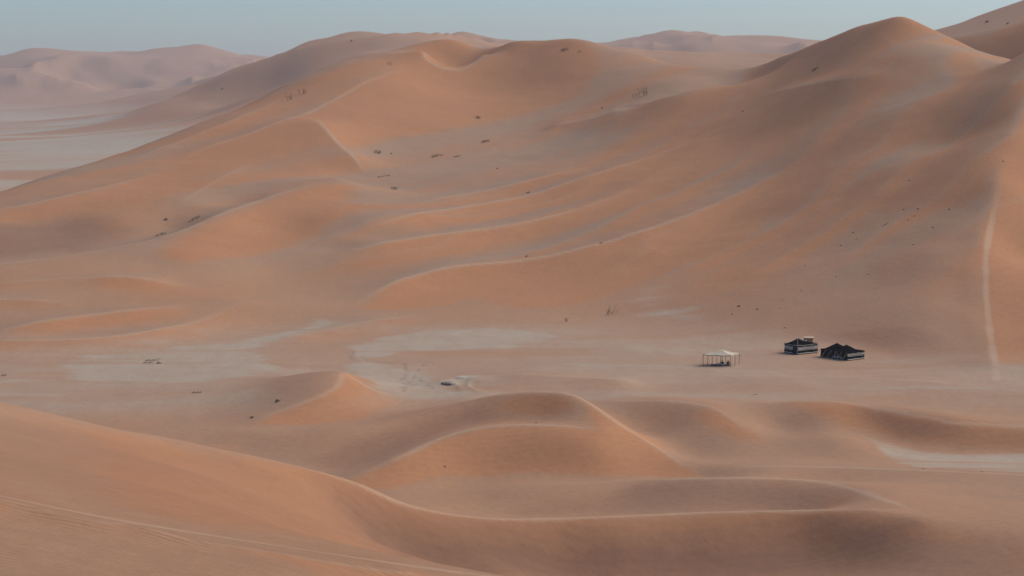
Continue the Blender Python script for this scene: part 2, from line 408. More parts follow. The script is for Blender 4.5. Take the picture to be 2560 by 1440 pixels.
# ridges lying on the great dune
ridge([(860, 588), (960, 562), (1061, 538), (1200, 513), (1316, 488), (1430, 456), (1528, 424), (1630, 390), (1726, 354), (1853, 311)], 1.5, 6, 16, 0.8, 0.2, 0.4)
ridge([(807, 634), (900, 622), (1000, 605), (1082, 591), (1216, 575), (1358, 550), (1460, 520), (1560, 484), (1680, 438)], 1.6, 6, 16, 0.8, 0.2, 0.4)
ridge([(1010, 520), (1100, 497), (1300, 455), (1500, 408)], 1.0, 6, 16, 0.5)
ridge([(868, 778), (920, 735), (984, 703), (1080, 682), (1186, 663), (1320, 645), (1430, 626), (1528, 602), (1640, 566), (1740, 530), (1853, 481), (1988, 400), (2090, 330)], 2.6, 7, 20, 0.7, 0.12, 0.45)
ridge([(1560, 262), (1640, 250), (1700, 238), (1767, 222), (1845, 213)], 2.4, 18, 7, 0.1, 0.4, 0.4)
ridge([(1870, 238), (1960, 223), (2050, 207), (2140, 190), (2230, 172)], 1.8, 18, 7, 0.1, 0.35, 0.4)
ridge([(1340, 325), (1488, 290), (1590, 265)], 1.5, 10, 14, 0.2)
ridge([(300, 412), (383, 381), (447, 357), (520, 327), (638, 280), (720, 235)], 0.8, 6, 8, 0.3)
ridge([(0, 522), (60, 512), (130, 500), (250, 470), (400, 430)], 1.5, 9, 14, 0.3, 0.0)
ridge([(430, 418), (560, 354), (700, 312), (790, 274), (860, 230), (944, 199), (1000, 173), (1048, 150)], 1.5, 20, 14, 0.2)
ridge([(440, 522), (494, 481), (560, 440), (640, 408)], 0.3, 5, 8, 0.0)
ridge([(760, 285), (815, 325), (860, 368), (890, 402), (922, 438)], 3.2, 16, 9, 0.5, 0.4, 0.25)
# low ridges at the foot of the great dune, left
ridge([(140, 722), (220, 698), (280, 691), (330, 696), (400, 705), (500, 718)], 1.3, 5, 9, 0.7, 0.45, 0.45)
ridge([(-120, 753), (0, 749), (67, 748), (135, 757), (220, 770)], 0.7, 4, 7, 0.4, 0.35, 0.4)
ridge([(-80, 846), (40, 820), (118, 803), (185, 793), (269, 782), (336, 777), (430, 768), (520, 760)], 1.2, 5, 9, 0.7, 0.35, 0.35)
ridge([(-150, 858), (0, 852), (120, 849), (270, 842), (400, 826), (500, 797), (580, 770), (660, 745)], 1.2, 5, 9, 0.7, 0.2, 0.35)
ridge([(-100, 713), (40, 704), (120, 698), (218, 691), (300, 687)], 0.5, 4, 7, 0.2, 0.4, 0.4)
# valley floor
ridge([(1205, 950), (1240, 940), (1330, 936), (1430, 938), (1550, 950), (1650, 970)], 1.1, 7, 10, 0.15)
ridge([(650, 868), (720, 846), (830, 820), (930, 802), (1060, 790)], 0.6, 5, 9, 0.5)
ridge([(1700, 940), (1900, 938), (2200, 946), (2500, 965)], 0.5, 12, 14, 0.0)
# pale mound with a rocky face
ridge([(1080, 972), (1110, 955), (1150, 942), (1190, 946), (1220, 962)], 0.9, 3.4, 4.0, -0.3)
# foreground: second lip under the near crest, faint parallel lines
ridge([(250, 1312), (420, 1338), (700, 1384), (950, 1424), (1060, 1441)], 0.18, 0.7, 1.6, 0.0, 0.2, 0.05, e=0.1)
ridge([(-100, 1236), (60, 1262), (200, 1292), (420, 1330)], 0.25, 0.9, 1.6, 0.1, 0.0, 0.3, e=0.1)

# long soft undulations; the far dunes get their own relief
near_w = sstep(60, 140, R)[:, None] * (1 - sstep(900, 1300, R))[:, None]
Z += near_w * (0.55 * fbm(SX / 34 + SY / 60, SY / 22 - SX / 70, 3) + 0.12 * fbm(SX / 7, SY / 7, 2)) * (0.35 + 0.65 * sstep(2, 12, Z))
far_w = sstep(1150, 1700, R)[:, None]
hgt = sstep(8, 50, Z)
rid = 1 - np.abs(2.2 * fbm(SX / 420 + SY / 700, SY / 420 - SX / 900, 4))
rid -= float(rid[R > 2000].mean())
fp = np.array(F_PTS)
jr = np.searchsorted(rho, math.log(1000.0))
keep = np.ones_like(Z)
for j in range(jr, len(rho)):
    dmin_ = np.sqrt(((th[:, None] - fp[None, :, 0]) ** 2 + (rho[j] - fp[None, :, 1]) ** 2).min(axis=1))
    keep[j] = sstep(0.004, 0.05, dmin_)
rid *= keep
Z += far_w * hgt * (36 * rid) * (0.35 + 0.65 * sstep(1500, 2800, R)[:, None])
Z += far_w * (1 - hgt) * 3.0 * fbm(SX / 300, SY / 120, 3)

# sands of other colours: rusty fine sand (red), grey coarse sand and gravel (pale)
zone(red, 0.9, [(1062, 115), (1150, 103), (1120, 160), (1180, 168), (1295, 112), (1440, 106), (1500, 140), (1450, 240), (1300, 288), (1100, 332), (950, 347), (875, 378), (800, 345), (780, 300), (860, 235), (950, 204), (1050, 152)], 6, 500, 815)
zone(red, 0.6, [(790, 284), (800, 340), (640, 400), (500, 440), (400, 540), (300, 590), (180, 560), (250, 490), (430, 424), (560, 362), (700, 318)], 8, 440, 800)
zone(red, 0.9, [(400, 645), (450, 588), (560, 540), (700, 495), (800, 462), (870, 465), (880, 520), (780, 590), (640, 638), (480, 655)], 4, 400, 560)
zone(red, 0.75, [(900, 772), (1000, 712), (1200, 674), (1500, 628), (1700, 590), (1900, 520), (1880, 600), (1750, 650), (1600, 700), (1450, 758), (1300, 770), (1180, 742), (1100, 764), (1000, 775)], 3.5, 370, 520)
zone(red, 0.85, [(2468, 860), (2458, 620), (2490, 470), (2560, 300), (2880, 300), (2880, 890), (2500, 905)], 1.0, 300, 540)
zone(red, 0.5, [(1420, 640), (1560, 606), (1740, 545), (1860, 492), (2000, 405), (2080, 420), (2000, 520), (1900, 605), (1811, 648), (1634, 698), (1457, 735), (1360, 700)], 5, 370, 560)
zone(red, 0.35, [(1500, 480), (1700, 330), (1850, 290), (1760, 430), (1600, 560)], 18, 400, 700)
zone(red, 0.3, [(1900, 520), (2050, 330), (2150, 220), (2220, 220), (2100, 420), (1980, 560)], 18, 400, 640)
zone(red, 0.3, [(2250, 420), (2350, 250), (2450, 190), (2480, 220), (2380, 360), (2290, 460)], 14, 400, 640)
zone(red, 0.95, [(880, 1205), (1000, 1150), (1100, 1105), (1200, 1076), (1400, 1070), (1500, 1078), (1478, 1022), (1550, 1070), (1650, 1130), (1745, 1190), (1500, 1186), (1300, 1178), (1100, 1182), (960, 1225)], 1.2, 215, 262)
zone(red, 0.95, [(858, 935), (842, 972), (770, 1006), (692, 1034), (645, 1060), (760, 1062), (900, 1046), (1000, 1004), (920, 970)], 1.2, 255, 300)
zone(red, 0.8, [(1775, 1022), (1830, 1050), (1900, 1100), (1850, 1098), (1790, 1075), (1740, 1040)], 2.5, 240, 275)
zone(red, 0.8, [(1985, 1008), (2130, 1012), (2180, 1050), (2120, 1066), (2040, 1036)], 2.5, 240, 272)
zone(red, 0.45, [(2130, 1014), (2300, 1044), (2560, 1072), (2560, 1120), (2300, 1112), (2180, 1080)], 2.5, 240, 268)
zone(red, 0.6, [(200, 1072), (500, 1124), (700, 1163), (870, 1206), (1000, 1258), (1200, 1296), (1450, 1300), (1700, 1300), (1720, 1380), (1400, 1425), (1050, 1400), (880, 1345), (700, 1330), (500, 1310), (300, 1260), (290, 1180)], 6, 60, 190)
zone(red, 0.55, [(1800, 1292), (2200, 1284), (2290, 1306), (2420, 1350), (2300, 1345), (2150, 1310), (2000, 1350), (1850, 1350)], 2.5, 140, 190)
zone(pale, 0.85, [(120, 905), (250, 880), (420, 868), (600, 850), (800, 800), (860, 808), (700, 850), (640, 872), (700, 925), (520, 960), (330, 955), (200, 945)], 4, 280, 420)
zone(pale, 0.9, [(860, 870), (980, 838), (1080, 822), (1230, 818), (1330, 826), (1420, 842), (1330, 858), (1290, 868), (1120, 876), (1000, 882), (900, 900)], 3, 280, 400)
zone(pale, 0.8, [(850, 915), (900, 900), (1060, 930), (1110, 965), (1200, 985), (1120, 1002), (1020, 1000), (930, 965)], 3, 270, 340)
zone(pale, 0.35, [(-300, 940), (0, 930), (250, 960), (150, 1010), (-300, 1000)], 10, 250, 340)
zone(pale, 0.6, [(2150, 1078), (2230, 1106), (2300, 1128), (2400, 1137), (2560, 1134), (2880, 1134), (2880, 1184), (2560, 1184), (2300, 1170), (2210, 1136)], 1.2, 225, 256)
zone(pale, 0.5, [(1540, 745), (1660, 700), (1700, 740), (1760, 800), (1650, 800), (1560, 785)], 8, 330, 440)
zone(pale, 0.35, [(1500, 850), (1750, 830), (1700, 960), (2100, 955), (2560, 960), (2560, 992), (2000, 990), (1500, 985), (1300, 900)], 12, 270, 380)
zone(pale, 0.9, [(1110, 952), (1150, 938), (1200, 938), (1190, 955), (1130, 965)], 1.2, 270, 320)
zone(red, -0.3, [(930, 350), (1250, 300), (1600, 300), (1250, 420), (1100, 470), (950, 480), (915, 430)], 14, 500, 720)
# shade painted into the colour: foreground, bowls and slopes turned from the light
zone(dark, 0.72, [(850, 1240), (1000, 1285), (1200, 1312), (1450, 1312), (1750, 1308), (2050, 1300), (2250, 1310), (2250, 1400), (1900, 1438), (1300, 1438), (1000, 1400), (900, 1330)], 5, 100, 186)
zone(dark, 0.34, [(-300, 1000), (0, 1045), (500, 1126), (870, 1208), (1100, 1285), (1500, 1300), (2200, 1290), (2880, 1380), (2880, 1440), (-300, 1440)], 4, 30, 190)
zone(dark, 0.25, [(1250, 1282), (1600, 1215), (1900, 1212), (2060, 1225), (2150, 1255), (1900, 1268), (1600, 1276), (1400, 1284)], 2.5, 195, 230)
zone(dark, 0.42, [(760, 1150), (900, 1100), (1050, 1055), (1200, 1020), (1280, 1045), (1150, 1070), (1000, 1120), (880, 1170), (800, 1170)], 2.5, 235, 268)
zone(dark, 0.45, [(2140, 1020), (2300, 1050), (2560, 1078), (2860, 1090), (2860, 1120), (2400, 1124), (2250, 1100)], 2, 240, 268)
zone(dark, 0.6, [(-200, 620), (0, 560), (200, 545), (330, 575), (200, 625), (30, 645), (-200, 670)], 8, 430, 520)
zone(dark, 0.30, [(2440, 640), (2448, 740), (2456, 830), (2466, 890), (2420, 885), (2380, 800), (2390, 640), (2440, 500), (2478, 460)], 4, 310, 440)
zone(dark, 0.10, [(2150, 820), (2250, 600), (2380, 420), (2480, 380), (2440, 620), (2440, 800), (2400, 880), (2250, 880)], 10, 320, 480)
# broken, streaky margins to the flats
pale = np.where(R[:, None] < 600, 0.74 * sstep(0.18, 0.80, pale + 0.60 * fbm(SX / 34, SY / 3.5, 4)) * sstep(0.02, 0.3, pale) , pale)
# the whole valley floor carries a thin veil of grey gravel
pale = np.maximum(pale, 0.42 * (1 - sstep(0.6, 2.2, np.abs(Z))) * sstep(262, 285, R)[:, None] * (1 - sstep(350, 390, R))[:, None] * (0.75 + 0.9 * fbm(SX / 30, SY / 6, 3)))
# gravel plain beyond the great dune, with low rusty sand ridges
plain = sstep(820, 980, R)[:, None] * (1 - sstep(3, 26, Z)) * (1 - sstep(RAD(-6), RAD(-3), th))[None, :]
pale += plain * np.clip(0.42 + 2.4 * fbm(SX / 330 + 0.4 * fbm(SX / 150, SY / 150, 2), SY / 95, 4), 0, 1) * (1 - sstep(2300, 3800, R)[:, None] * 0.5)
# tyre tracks braided over the gravel
for tr in ([(1062, 905), (1030, 930), (1022, 960), (1045, 985), (1060, 1000)], [(1010, 900), (1028, 925), (1040, 950), (1020, 985)], [(1075, 900), (1040, 935), (1012, 965), (1008, 985)],
           [(868, 882), (900, 896), (960, 905), (1020, 908), (1060, 902)], [(872, 892), (930, 905), (1000, 903)], [(880, 880), (895, 890), (890, 900)], [(1000, 970), (1040, 962), (1090, 975)]):
    f = line_field(tr, 3.0, 360, 250)
    if f is None: continue
    rs, cs, d, par = f
    w_ = np.exp(-(np.abs(d) / 0.28) ** 2) * (0.55 + 0.45 * np.sign(np.sin(par * 37)))
    track[rs, cs] = np.maximum(track[rs, cs], w_)
Z -= 0.05 * track

# trodden level ground under the camp
for u, v, rad in ((2110, 893, 7.5), (2003, 882, 6.5), (1803, 912, 6.0)):
    t_, r_, z_ = hit(u, v)
    cx, cy = r_ * math.sin(t_), r_ * math.cos(t_)
    w_ = 1 - sstep(rad * 0.6, rad * 2.8, np.hypot(SX - cx, SY - cy))
    Z = Z * (1 - w_) + z_ * w_
# slanting bands of rusty and grey sand combed along the great dune
al = SX * math.sin(RAD(40)) + SY * math.cos(RAD(40)); ac = SX * math.cos(RAD(40)) - SY * math.sin(RAD(40))
ph = -ac / 22.0 + 1.1 * fbm(SX / 120, SY / 120, 3) + 0.25 * fbm(SX / 25, SY / 25, 2)
sw = ph - np.floor(ph)
patch = 0.45 + 0.55 * sstep(-0.05, 0.30, fbm(SX / 95 + 3.1, SY / 95, 2) + 0.12)
lee = np.where(sw < 0.34, sw / 0.34, np.maximum(0, (1 - sw)) / 0.66)
gd = sstep(385, 425, R)[:, None] * (1 - sstep(600, 690, R))[:, None] * sstep(3, 8, Z) * patch * sstep(RAD(-7), RAD(-4), th)[None, :]
Z += gd * 0.42 * (lee ** 1.2 - 0.4)
red += gd * np.where(sw < 0.34, 0.55 * np.sin(np.pi * np.clip(sw / 0.34, 0, 1)) + 0.1, -0.35 * (1 - (sw - 0.34) / 0.66))
rim[:] = np.maximum(rim, gd * 0.16 * np.exp(-((sw - 0.36) / 0.05) ** 2))
band = fbm(ac / 17 + 0.25 * fbm(SX / 60, SY / 60, 2), al / 170, 3)
gd = sstep(345, 400, R)[:, None] * (1 - sstep(760, 830, R))[:, None] * sstep(2, 7, Z)
red += gd * np.clip(1.35 * band, -0.26, 0.6)
# slip faces hold the fine rusty sand
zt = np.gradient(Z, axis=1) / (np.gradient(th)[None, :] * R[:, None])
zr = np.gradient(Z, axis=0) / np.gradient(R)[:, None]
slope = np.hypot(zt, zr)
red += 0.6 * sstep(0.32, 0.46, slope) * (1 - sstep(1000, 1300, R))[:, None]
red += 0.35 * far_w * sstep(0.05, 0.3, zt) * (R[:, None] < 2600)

# loose pale sand blown along the crests
def crest_sand(u0, v0, w, k=1.0, ta=0.12, tb=0.12, f0=0.0, f1=1.0):
    """along the surveyed crest that starts at (u0, v0), over the stretch f0..f1"""
    for a_, b_, full in CRESTS:
        if (a_, b_) == (u0, v0):
            P = np.array(full)
            P = P[int(f0 * (len(P) - 1)):int(f1 * (len(P) - 1)) + 1]
            rs, cs, d, par = field(P[:, 0], P[:, 1], 4 * w + 1, 220, True)
            wob = 1 + 0.8 * vnoise(SX[rs, cs] / 4, SY[rs, cs] / 4)
            tp = sstep(0, ta, par) * (1 - sstep(1 - tb, 1, par))
            rim[rs, cs] = np.maximum(rim[rs, cs], k * tp * np.exp(-(np.abs(d + 0.3 * w) / (w * wob)) ** 2.5))
crest_sand(-400, 970, 0.32, 0.85, 0.5, 0.15)
crest_sand(1600, 1198, 0.5, 0.8, 0.15, 0.2)
crest_sand(870, 1196, 0.45, 0.8, 0.3, 0.1)
crest_sand(950, 1055, 0.5, 0.8, 0.3, 0.25)
crest_sand(1490, 1003, 0.6, 0.7, 0.15, 0.4)
crest_sand(1860, 1011, 0.6, 0.7, 0.2, 0.2)
crest_sand(1780, 1163, 0.6, 0.7, 0.2, 0.2)
crest_sand(860, 928, 0.5, 0.7, 0.1, 0.3)
crest_sand(-300, 700, 0.7, 0.8, 0.15, 0.2)
crest_sand(1058, 128, 1.0, 0.8, 0.1, 0.1)
crest_sand(-400, 1160, 0.35, 0.7, 0.3, 0.1)
# the spur at the right edge: a worn footpath of pale sand down its crest
P_ = [bearing(u, v)[0:1] + (math.log(d),) for u, v, d in [(2560, 255, 485), (2500, 420, 441), (2475, 520, 417), (2453, 620, 394), (2452, 720, 371), (2462, 820, 344), (2475, 905, 316), (2478, 925, 308)]]
P_ = np.array(P_)
lr = np.linspace(P_[-1, 1], P_[0, 1], 300)
lt = np.interp(lr, P_[::-1, 1], P_[::-1, 0])
lt = np.convolve(np.pad(lt, 12, 'edge'), np.ones(25) / 25, 'valid')
ra, rb = np.searchsorted(rho, [lr[0], lr[-1]])
ca, cb = np.searchsorted(th, [lt.min() - 0.02, lt.max() + 0.02])
dd_ = (th[ca:cb][None, :] - np.interp(rho[ra:rb], lr, lt)[:, None]) * R[ra:rb][:, None] - 0.9
wob = 0.5 + vnoise(SX[ra:rb, ca:cb] / 2.5, SY[ra:rb, ca:cb] / 5)
rim[ra:rb, ca:cb] = np.maximum(rim[ra:rb, ca:cb], 0.95 * (1 - sstep(400, 440, R[ra:rb]))[:, None] * (0.7 + 0.3 * wob) * np.exp(-(np.abs(dd_) / (0.45 + 0.35 * wob)) ** 6))
ripple = (1 - sstep(85, 150, R))[:, None] * np.ones_like(Z)

# ------------------------------------------------------------------ procedural materials
def mat(name, color, rough=0.9, spec=0.2):
    m = bpy.data.materials.new(name); m.use_nodes = True
    p = m.node_tree.nodes['Principled BSDF']
    p.inputs['Base Color'].default_value = (*color, 1)
    p.inputs['Roughness'].default_value = rough
    p.inputs['Specular IOR Level'].default_value = spec
    return m
def mat_noise(name, c0, c1, scale, rough=0.9, bump=0.0):
    m = mat(name, c0, rough)
    nt = m.node_tree; p = nt.nodes['Principled BSDF']
    tc = nt.nodes.new('ShaderNodeTexCoord')
    n = nt.nodes.new('ShaderNodeTexNoise'); n.inputs['Scale'].default_value = scale; n.inputs['Detail'].default_value = 4
    nt.links.new(tc.outputs['Object'], n.inputs['Vector'])
    r = nt.nodes.new('ShaderNodeValToRGB')
    r.color_ramp.elements[0].position = 0.3; r.color_ramp.elements[1].position = 0.7
    r.color_ramp.elements[0].color = (*c0, 1); r.color_ramp.elements[1].color = (*c1, 1)
    nt.links.new(n.outputs['Fac'], r.inputs['Fac']); nt.links.new(r.outputs['Color'], p.inputs['Base Color'])
    if bump:
        b_ = nt.nodes.new('ShaderNodeBump'); b_.inputs['Strength'].default_value = bump; b_.inputs['Distance'].default_value = 0.02
        nt.links.new(n.outputs['Fac'], b_.inputs['Height']); nt.links.new(b_.outputs['Normal'], p.inputs['Normal'])
    return m

def sand_material():
    m = bpy.data.materials.new('dune_sand'); m.use_nodes = True
    nt = m.node_tree; nd = nt.nodes; lk = nt.links
    p = nd['Principled BSDF']; p.inputs['Roughness'].default_value = 0.95; p.inputs['Specular IOR Level'].default_value = 0.08
    geo = nd.new('ShaderNodeNewGeometry')
    def attr(n):
        a = nd.new('ShaderNodeAttribute'); a.attribute_name = n; return a.outputs['Fac']
    def math_(op, a, b_, clamp=False):
        n = nd.new('ShaderNodeMath'); n.operation = op; n.use_clamp = clamp
        for k, q in enumerate((a, b_)):
            if isinstance(q, (int, float)): n.inputs[k].default_value = q
            else: lk.new(q, n.inputs[k])
        return n.outputs[0]
    def noise(scale, detail, loc_scale=(1, 1, 1), rot=0.0):
        mp = nd.new('ShaderNodeMapping'); mp.inputs['Scale'].default_value = loc_scale; mp.inputs['Rotation'].default_value = (0, 0, rot)
        lk.new(geo.outputs['Position'], mp.inputs['Vector'])
        n = nd.new('ShaderNodeTexNoise'); n.inputs['Scale'].default_value = scale; n.inputs['Detail'].default_value = detail
        n.inputs['Roughness'].default_value = 0.6
        lk.new(mp.outputs['Vector'], n.inputs['Vector'])
        return n.outputs['Fac']
    def mix(f, a, b_):
        n = nd.new('ShaderNodeMix'); n.data_type = 'RGBA'
        if isinstance(f, (int, float)): n.inputs[0].default_value = f
        else: lk.new(f, n.inputs[0])
        for k, q in ((6, a), (7, b_)):
            if isinstance(q, tuple): n.inputs[k].default_value = (*q, 1)
            else: lk.new(q, n.inputs[k])
        return n.outputs[2]
    big = noise(0.030, 4, (1.0, 0.45, 1.0), math.radians(-28))
    mid = noise(0.22, 4, (1.0, 0.5, 1.0), math.radians(-20))
    fine = noise(0.9, 8)
    grain = noise(6.0, 3)
    r1 = math_('ADD', attr('red'), math_('MULTIPLY', math_('SUBTRACT', big, 0.5), 0.9))
    r1 = math_('ADD', r1, math_('MULTIPLY', math_('SUBTRACT', mid, 0.5), 0.35))
    r1 = math_('ADD', r1, 0.38, True)
    col = mix(r1, SAND_GREY, SAND_RED)
    col = mix(math_('MULTIPLY', attr('dark'), math_('ADD', 0.5, mid), True), col, SAND_SHADE)
    p1 = math_('MULTIPLY', attr('pale'), math_('ADD', 0.45, math_('MULTIPLY', mid, 1.1)), True)
    col = mix(p1, col, SAND_PALE)
    col = mix(math_('MULTIPLY', attr('rim'), 0.75), col, SAND_RIM)
    col = mix(math_('MULTIPLY', attr('track'), 0.35), col, (0.17, 0.115, 0.085))
    val = math_('ADD', 0.74, math_('ADD', math_('MULTIPLY', mid, 0.12), math_('ADD', math_('MULTIPLY', fine, 0.26), math_('MULTIPLY', grain, 0.14))))
    hsv = nd.new('ShaderNodeHueSaturation'); lk.new(col, hsv.inputs['Color']); lk.new(val, hsv.inputs['Value'])
    lk.new(hsv.outputs['Color'], p.inputs['Base Color'])
    # wind ripples on the near slopes, soft unevenness everywhere
    mp = nd.new('ShaderNodeMapping'); mp.inputs['Rotation'].default_value = (0, 0, math.radians(78))
    lk.new(geo.outputs['Position'], mp.inputs['Vector'])
    wv = nd.new('ShaderNodeTexWave'); wv.inputs['Scale'].default_value = 0.75; wv.inputs['Distortion'].default_value = 5.0
    wv.inputs['Detail'].default_value = 2.0; wv.inputs['Detail Scale'].default_value = 0.35
    lk.new(mp.outputs['Vector'], wv.inputs['Vector'])
    rp = math_('MULTIPLY', math_('MULTIPLY', wv.outputs['Fac'], attr('ripple')), math_('ADD', math_('MULTIPLY', mid, 0.11), 0.03))
    wv2 = nd.new('ShaderNodeTexWave'); wv2.inputs['Scale'].default_value = 0.24; wv2.inputs['Distortion'].default_value = 7.0
    wv2.inputs['Detail'].default_value = 3.0; wv2.inputs['Detail Scale'].default_value = 0.25
    lk.new(mp.outputs['Vector'], wv2.inputs['Vector'])
    rp = math_('ADD', rp, math_('MULTIPLY', math_('MULTIPLY', wv2.outputs['Fac'], big), 0.035))
    hgt_ = math_('ADD', rp, math_('MULTIPLY', mid, 0.06))
    hgt_ = math_('ADD', hgt_, math_('MULTIPLY', fine, 0.10))
    bp = nd.new('ShaderNodeBump'); bp.inputs['Strength'].default_value = 0.8; bp.inputs['Distance'].default_value = 1.0
    lk.new(hgt_, bp.inputs['Height']); lk.new(bp.outputs['Normal'], p.inputs['Normal'])
    return m
SAND_GREY = (0.328, 0.210, 0.137)
SAND_RED = (0.392, 0.192, 0.097)
SAND_SHADE = (0.205, 0.112, 0.072)  # darker brown for the shade painted on the dunes
SAND_RIM = (0.430, 0.300, 0.205)
SAND_PALE = (0.372, 0.312, 0.242)

# ------------------------------------------------------------------ the ground sheet (all round, out to the horizon)
out_t = np.arange(27, 334, 3.0) * math.pi / 180
f = (out_t - th[-1]) / (2 * math.pi + th[0] - th[-1])
def wrap(a, damp=None):
    o = a[:, -1:] * (1 - f)[None, :] + a[:, :1] * f[None, :]
    if damp is not None:
        o = o * damp
    return np.concatenate([a, o], axis=1)
damp = 1 - 0.5 * sstep(60, 400, R)[:, None] * np.sin(np.pi * f)[None, :]
TH = np.concatenate([th, out_t])
ZF = wrap(Z, damp)
RI = np.array([0.05, 3.0, 8.0, 13.0])
inner = 44.3 + (ZF[:1] - 44.3) * (RI[:, None] / R[0])
inner[1:] -= 0.15
RO = np.array([10200.0, 11000.0])
outer = np.stack([ZF[-1] * 0.5, np.zeros(ZF.shape[1])])
RF = np.concatenate([RI, R, RO])
ZF = np.concatenate([inner, ZF, outer])
def pad(a):
    a = wrap(a)
    return np.concatenate([np.repeat(a[:1], len(RI), 0), a, np.repeat(a[-1:], len(RO), 0)])
def ground_sheet():
    nr, nt = ZF.shape
    me = bpy.data.meshes.new('desert_ground')
    me.vertices.add(nr * nt)
    co = np.stack([RF[:, None] * np.sin(TH)[None, :], RF[:, None] * np.cos(TH)[None, :], ZF], -1)
    me.vertices.foreach_set('co', co.reshape(-1).astype(np.float32))
    a = np.arange(nr - 1)[:, None] * nt
    k = np.arange(nt)[None, :]; k1 = (k + 1) % nt
    q = np.stack([a + k, a + nt + k, a + nt + k1, a + k1], -1).reshape(-1, 4)[:, ::-1].astype(np.int32)
    nf = len(q)
    me.loops.add(nf * 4); me.loops.foreach_set('vertex_index', q.reshape(-1))
    me.polygons.add(nf)
    me.polygons.foreach_set('loop_start', np.arange(0, nf * 4, 4, dtype=np.int32))
    me.polygons.foreach_set('use_smooth', np.ones(nf, bool))
    me.update(calc_edges=True)
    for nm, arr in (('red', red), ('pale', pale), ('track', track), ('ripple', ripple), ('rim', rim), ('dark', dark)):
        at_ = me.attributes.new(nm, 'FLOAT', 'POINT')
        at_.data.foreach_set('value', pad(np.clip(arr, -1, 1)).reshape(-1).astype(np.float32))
    me.materials.append(sand_material())
    o = bpy.data.objects.new('desert_ground', me); COL.objects.link(o)
    o['kind'] = 'structure'
    return o
ground_sheet()

# ------------------------------------------------------------------ desert haze
def haze_box(h, z0, z1, density):
    me = bpy.data.meshes.new('haze'); bm = bmesh.new()
    bmesh.ops.create_cube(bm, size=1.0)
    for v in bm.verts:
        v.co = (v.co.x * 2 * h, v.co.y * 2 * h, z0 if v.co.z < 0 else z1)
    bm.to_mesh(me); bm.free()
    m = bpy.data.materials.new('dusty_air'); m.use_nodes = True
    nt = m.node_tree; nt.nodes.clear()
    pv = nt.nodes.new('ShaderNodeVolumePrincipled'); ou = nt.nodes.new('ShaderNodeOutputMaterial')
    pv.inputs['Density'].default_value = density
    pv.inputs['Color'].default_value = HAZE_COL
    pv.inputs['Anisotropy'].default_value = 0.1
    nt.links.new(pv.outputs[0], ou.inputs['Volume'])
    me.materials.append(m)
    o = bpy.data.objects.new('haze', me); COL.objects.link(o)
    o['kind'] = 'stuff'; o['label'] = 'thin dusty haze over the desert'
    return o
HAZE_COL = (0.91, 0.90, 0.95, 1)
haze_box(11500.0, float(ZF.min()) - 2.0, max(float(ZF.max()), EYE) + 6.0, 0.95e-4)

# ================================================================== things
def tag(o, label, cat, group=None):
    o['label'] = label; o['category'] = cat
    if group: o['group'] = group
    return o
def empty(name, loc, rz=0.0):
    o = bpy.data.objects.new(name, None); COL.objects.link(o)
    o.location = loc; o.rotation_euler = (0, 0, rz); o.empty_display_size = 0.3
    return o
def obj(name, bm, m, parent=None, smooth=False):
    me = bpy.data.meshes.new(name); bm.to_mesh(me); bm.free()
    if smooth:
        me.polygons.foreach_set('use_smooth', np.ones(len(me.polygons), bool))
    me.materials.append(m)
    o = bpy.data.objects.new(name, me); COL.objects.link(o)
    if parent is not None: o.parent = parent
    return o
def tube(bm, p0, p1, r0, r1=None, n=6):
    r1 = r0 if r1 is None else r1
    p0 = Vector(p0); p1 = Vector(p1); ax = (p1 - p0).normalized()
    q = ax.cross(Vector((0, 0, 1)) if abs(ax.z) < 0.95 else Vector((1, 0, 0))).normalized(); w = ax.cross(q)
    a, b_ = [], []
    for k in range(n):
        t = 2 * math.pi * k / n; d = q * math.cos(t) + w * math.sin(t)
        a.append(bm.verts.new(p0 + d * r0)); b_.append(bm.verts.new(p1 + d * r1))
    for k in range(n):
        bm.faces.new((a[k], a[(k + 1) % n], b_[(k + 1) % n], b_[k]))
    bm.faces.new(a[::-1]); bm.faces.new(b_)
def polytube(bm, P, radii, n=5):
    for k in range(len(P) - 1):
        tube(bm, P[k], P[k + 1], radii[k], radii[k + 1], n)
def slab(bm, grid, thick, normal=None):
    """a cloth: rows of points given thickness"""
    nr, nc = len(grid), len(grid[0])
    off = Vector(normal if normal else (0, 0, -1)) * thick
    top = [[bm.verts.new(Vector(p)) for p in r] for r in grid]
    bot = [[bm.verts.new(Vector(p) + off) for p in r] for r in grid]
    for i in range(nr - 1):
        for j in range(nc - 1):
            bm.faces.new((top[i][j], top[i][j + 1], top[i + 1][j + 1], top[i + 1][j]))
            bm.faces.new((bot[i][j], bot[i + 1][j], bot[i + 1][j + 1], bot[i][j + 1]))
    for i in range(nr - 1):
        for j in (0, nc - 1):
            bm.faces.new((top[i][j], top[i + 1][j], bot[i + 1][j], bot[i][j]))
    for j in range(nc - 1):
        for i in (0, nr - 1):
            bm.faces.new((top[i][j], bot[i][j], bot[i][j + 1], top[i][j + 1]))
    bmesh.ops.recalc_face_normals(bm, faces=bm.faces)
def box(bm, lo, hi, bev=0.0):
    r = bmesh.ops.create_cube(bm, size=1.0)
    for v in r['verts']:
        v.co = [lo[k] + (v.co[k] + 0.5) * (hi[k] - lo[k]) for k in range(3)]
    if bev:
        bmesh.ops.bevel(bm, geom=[e for e in bm.edges if all(v in r['verts'] for v in e.verts)], offset=bev, segments=2, affect='EDGES')

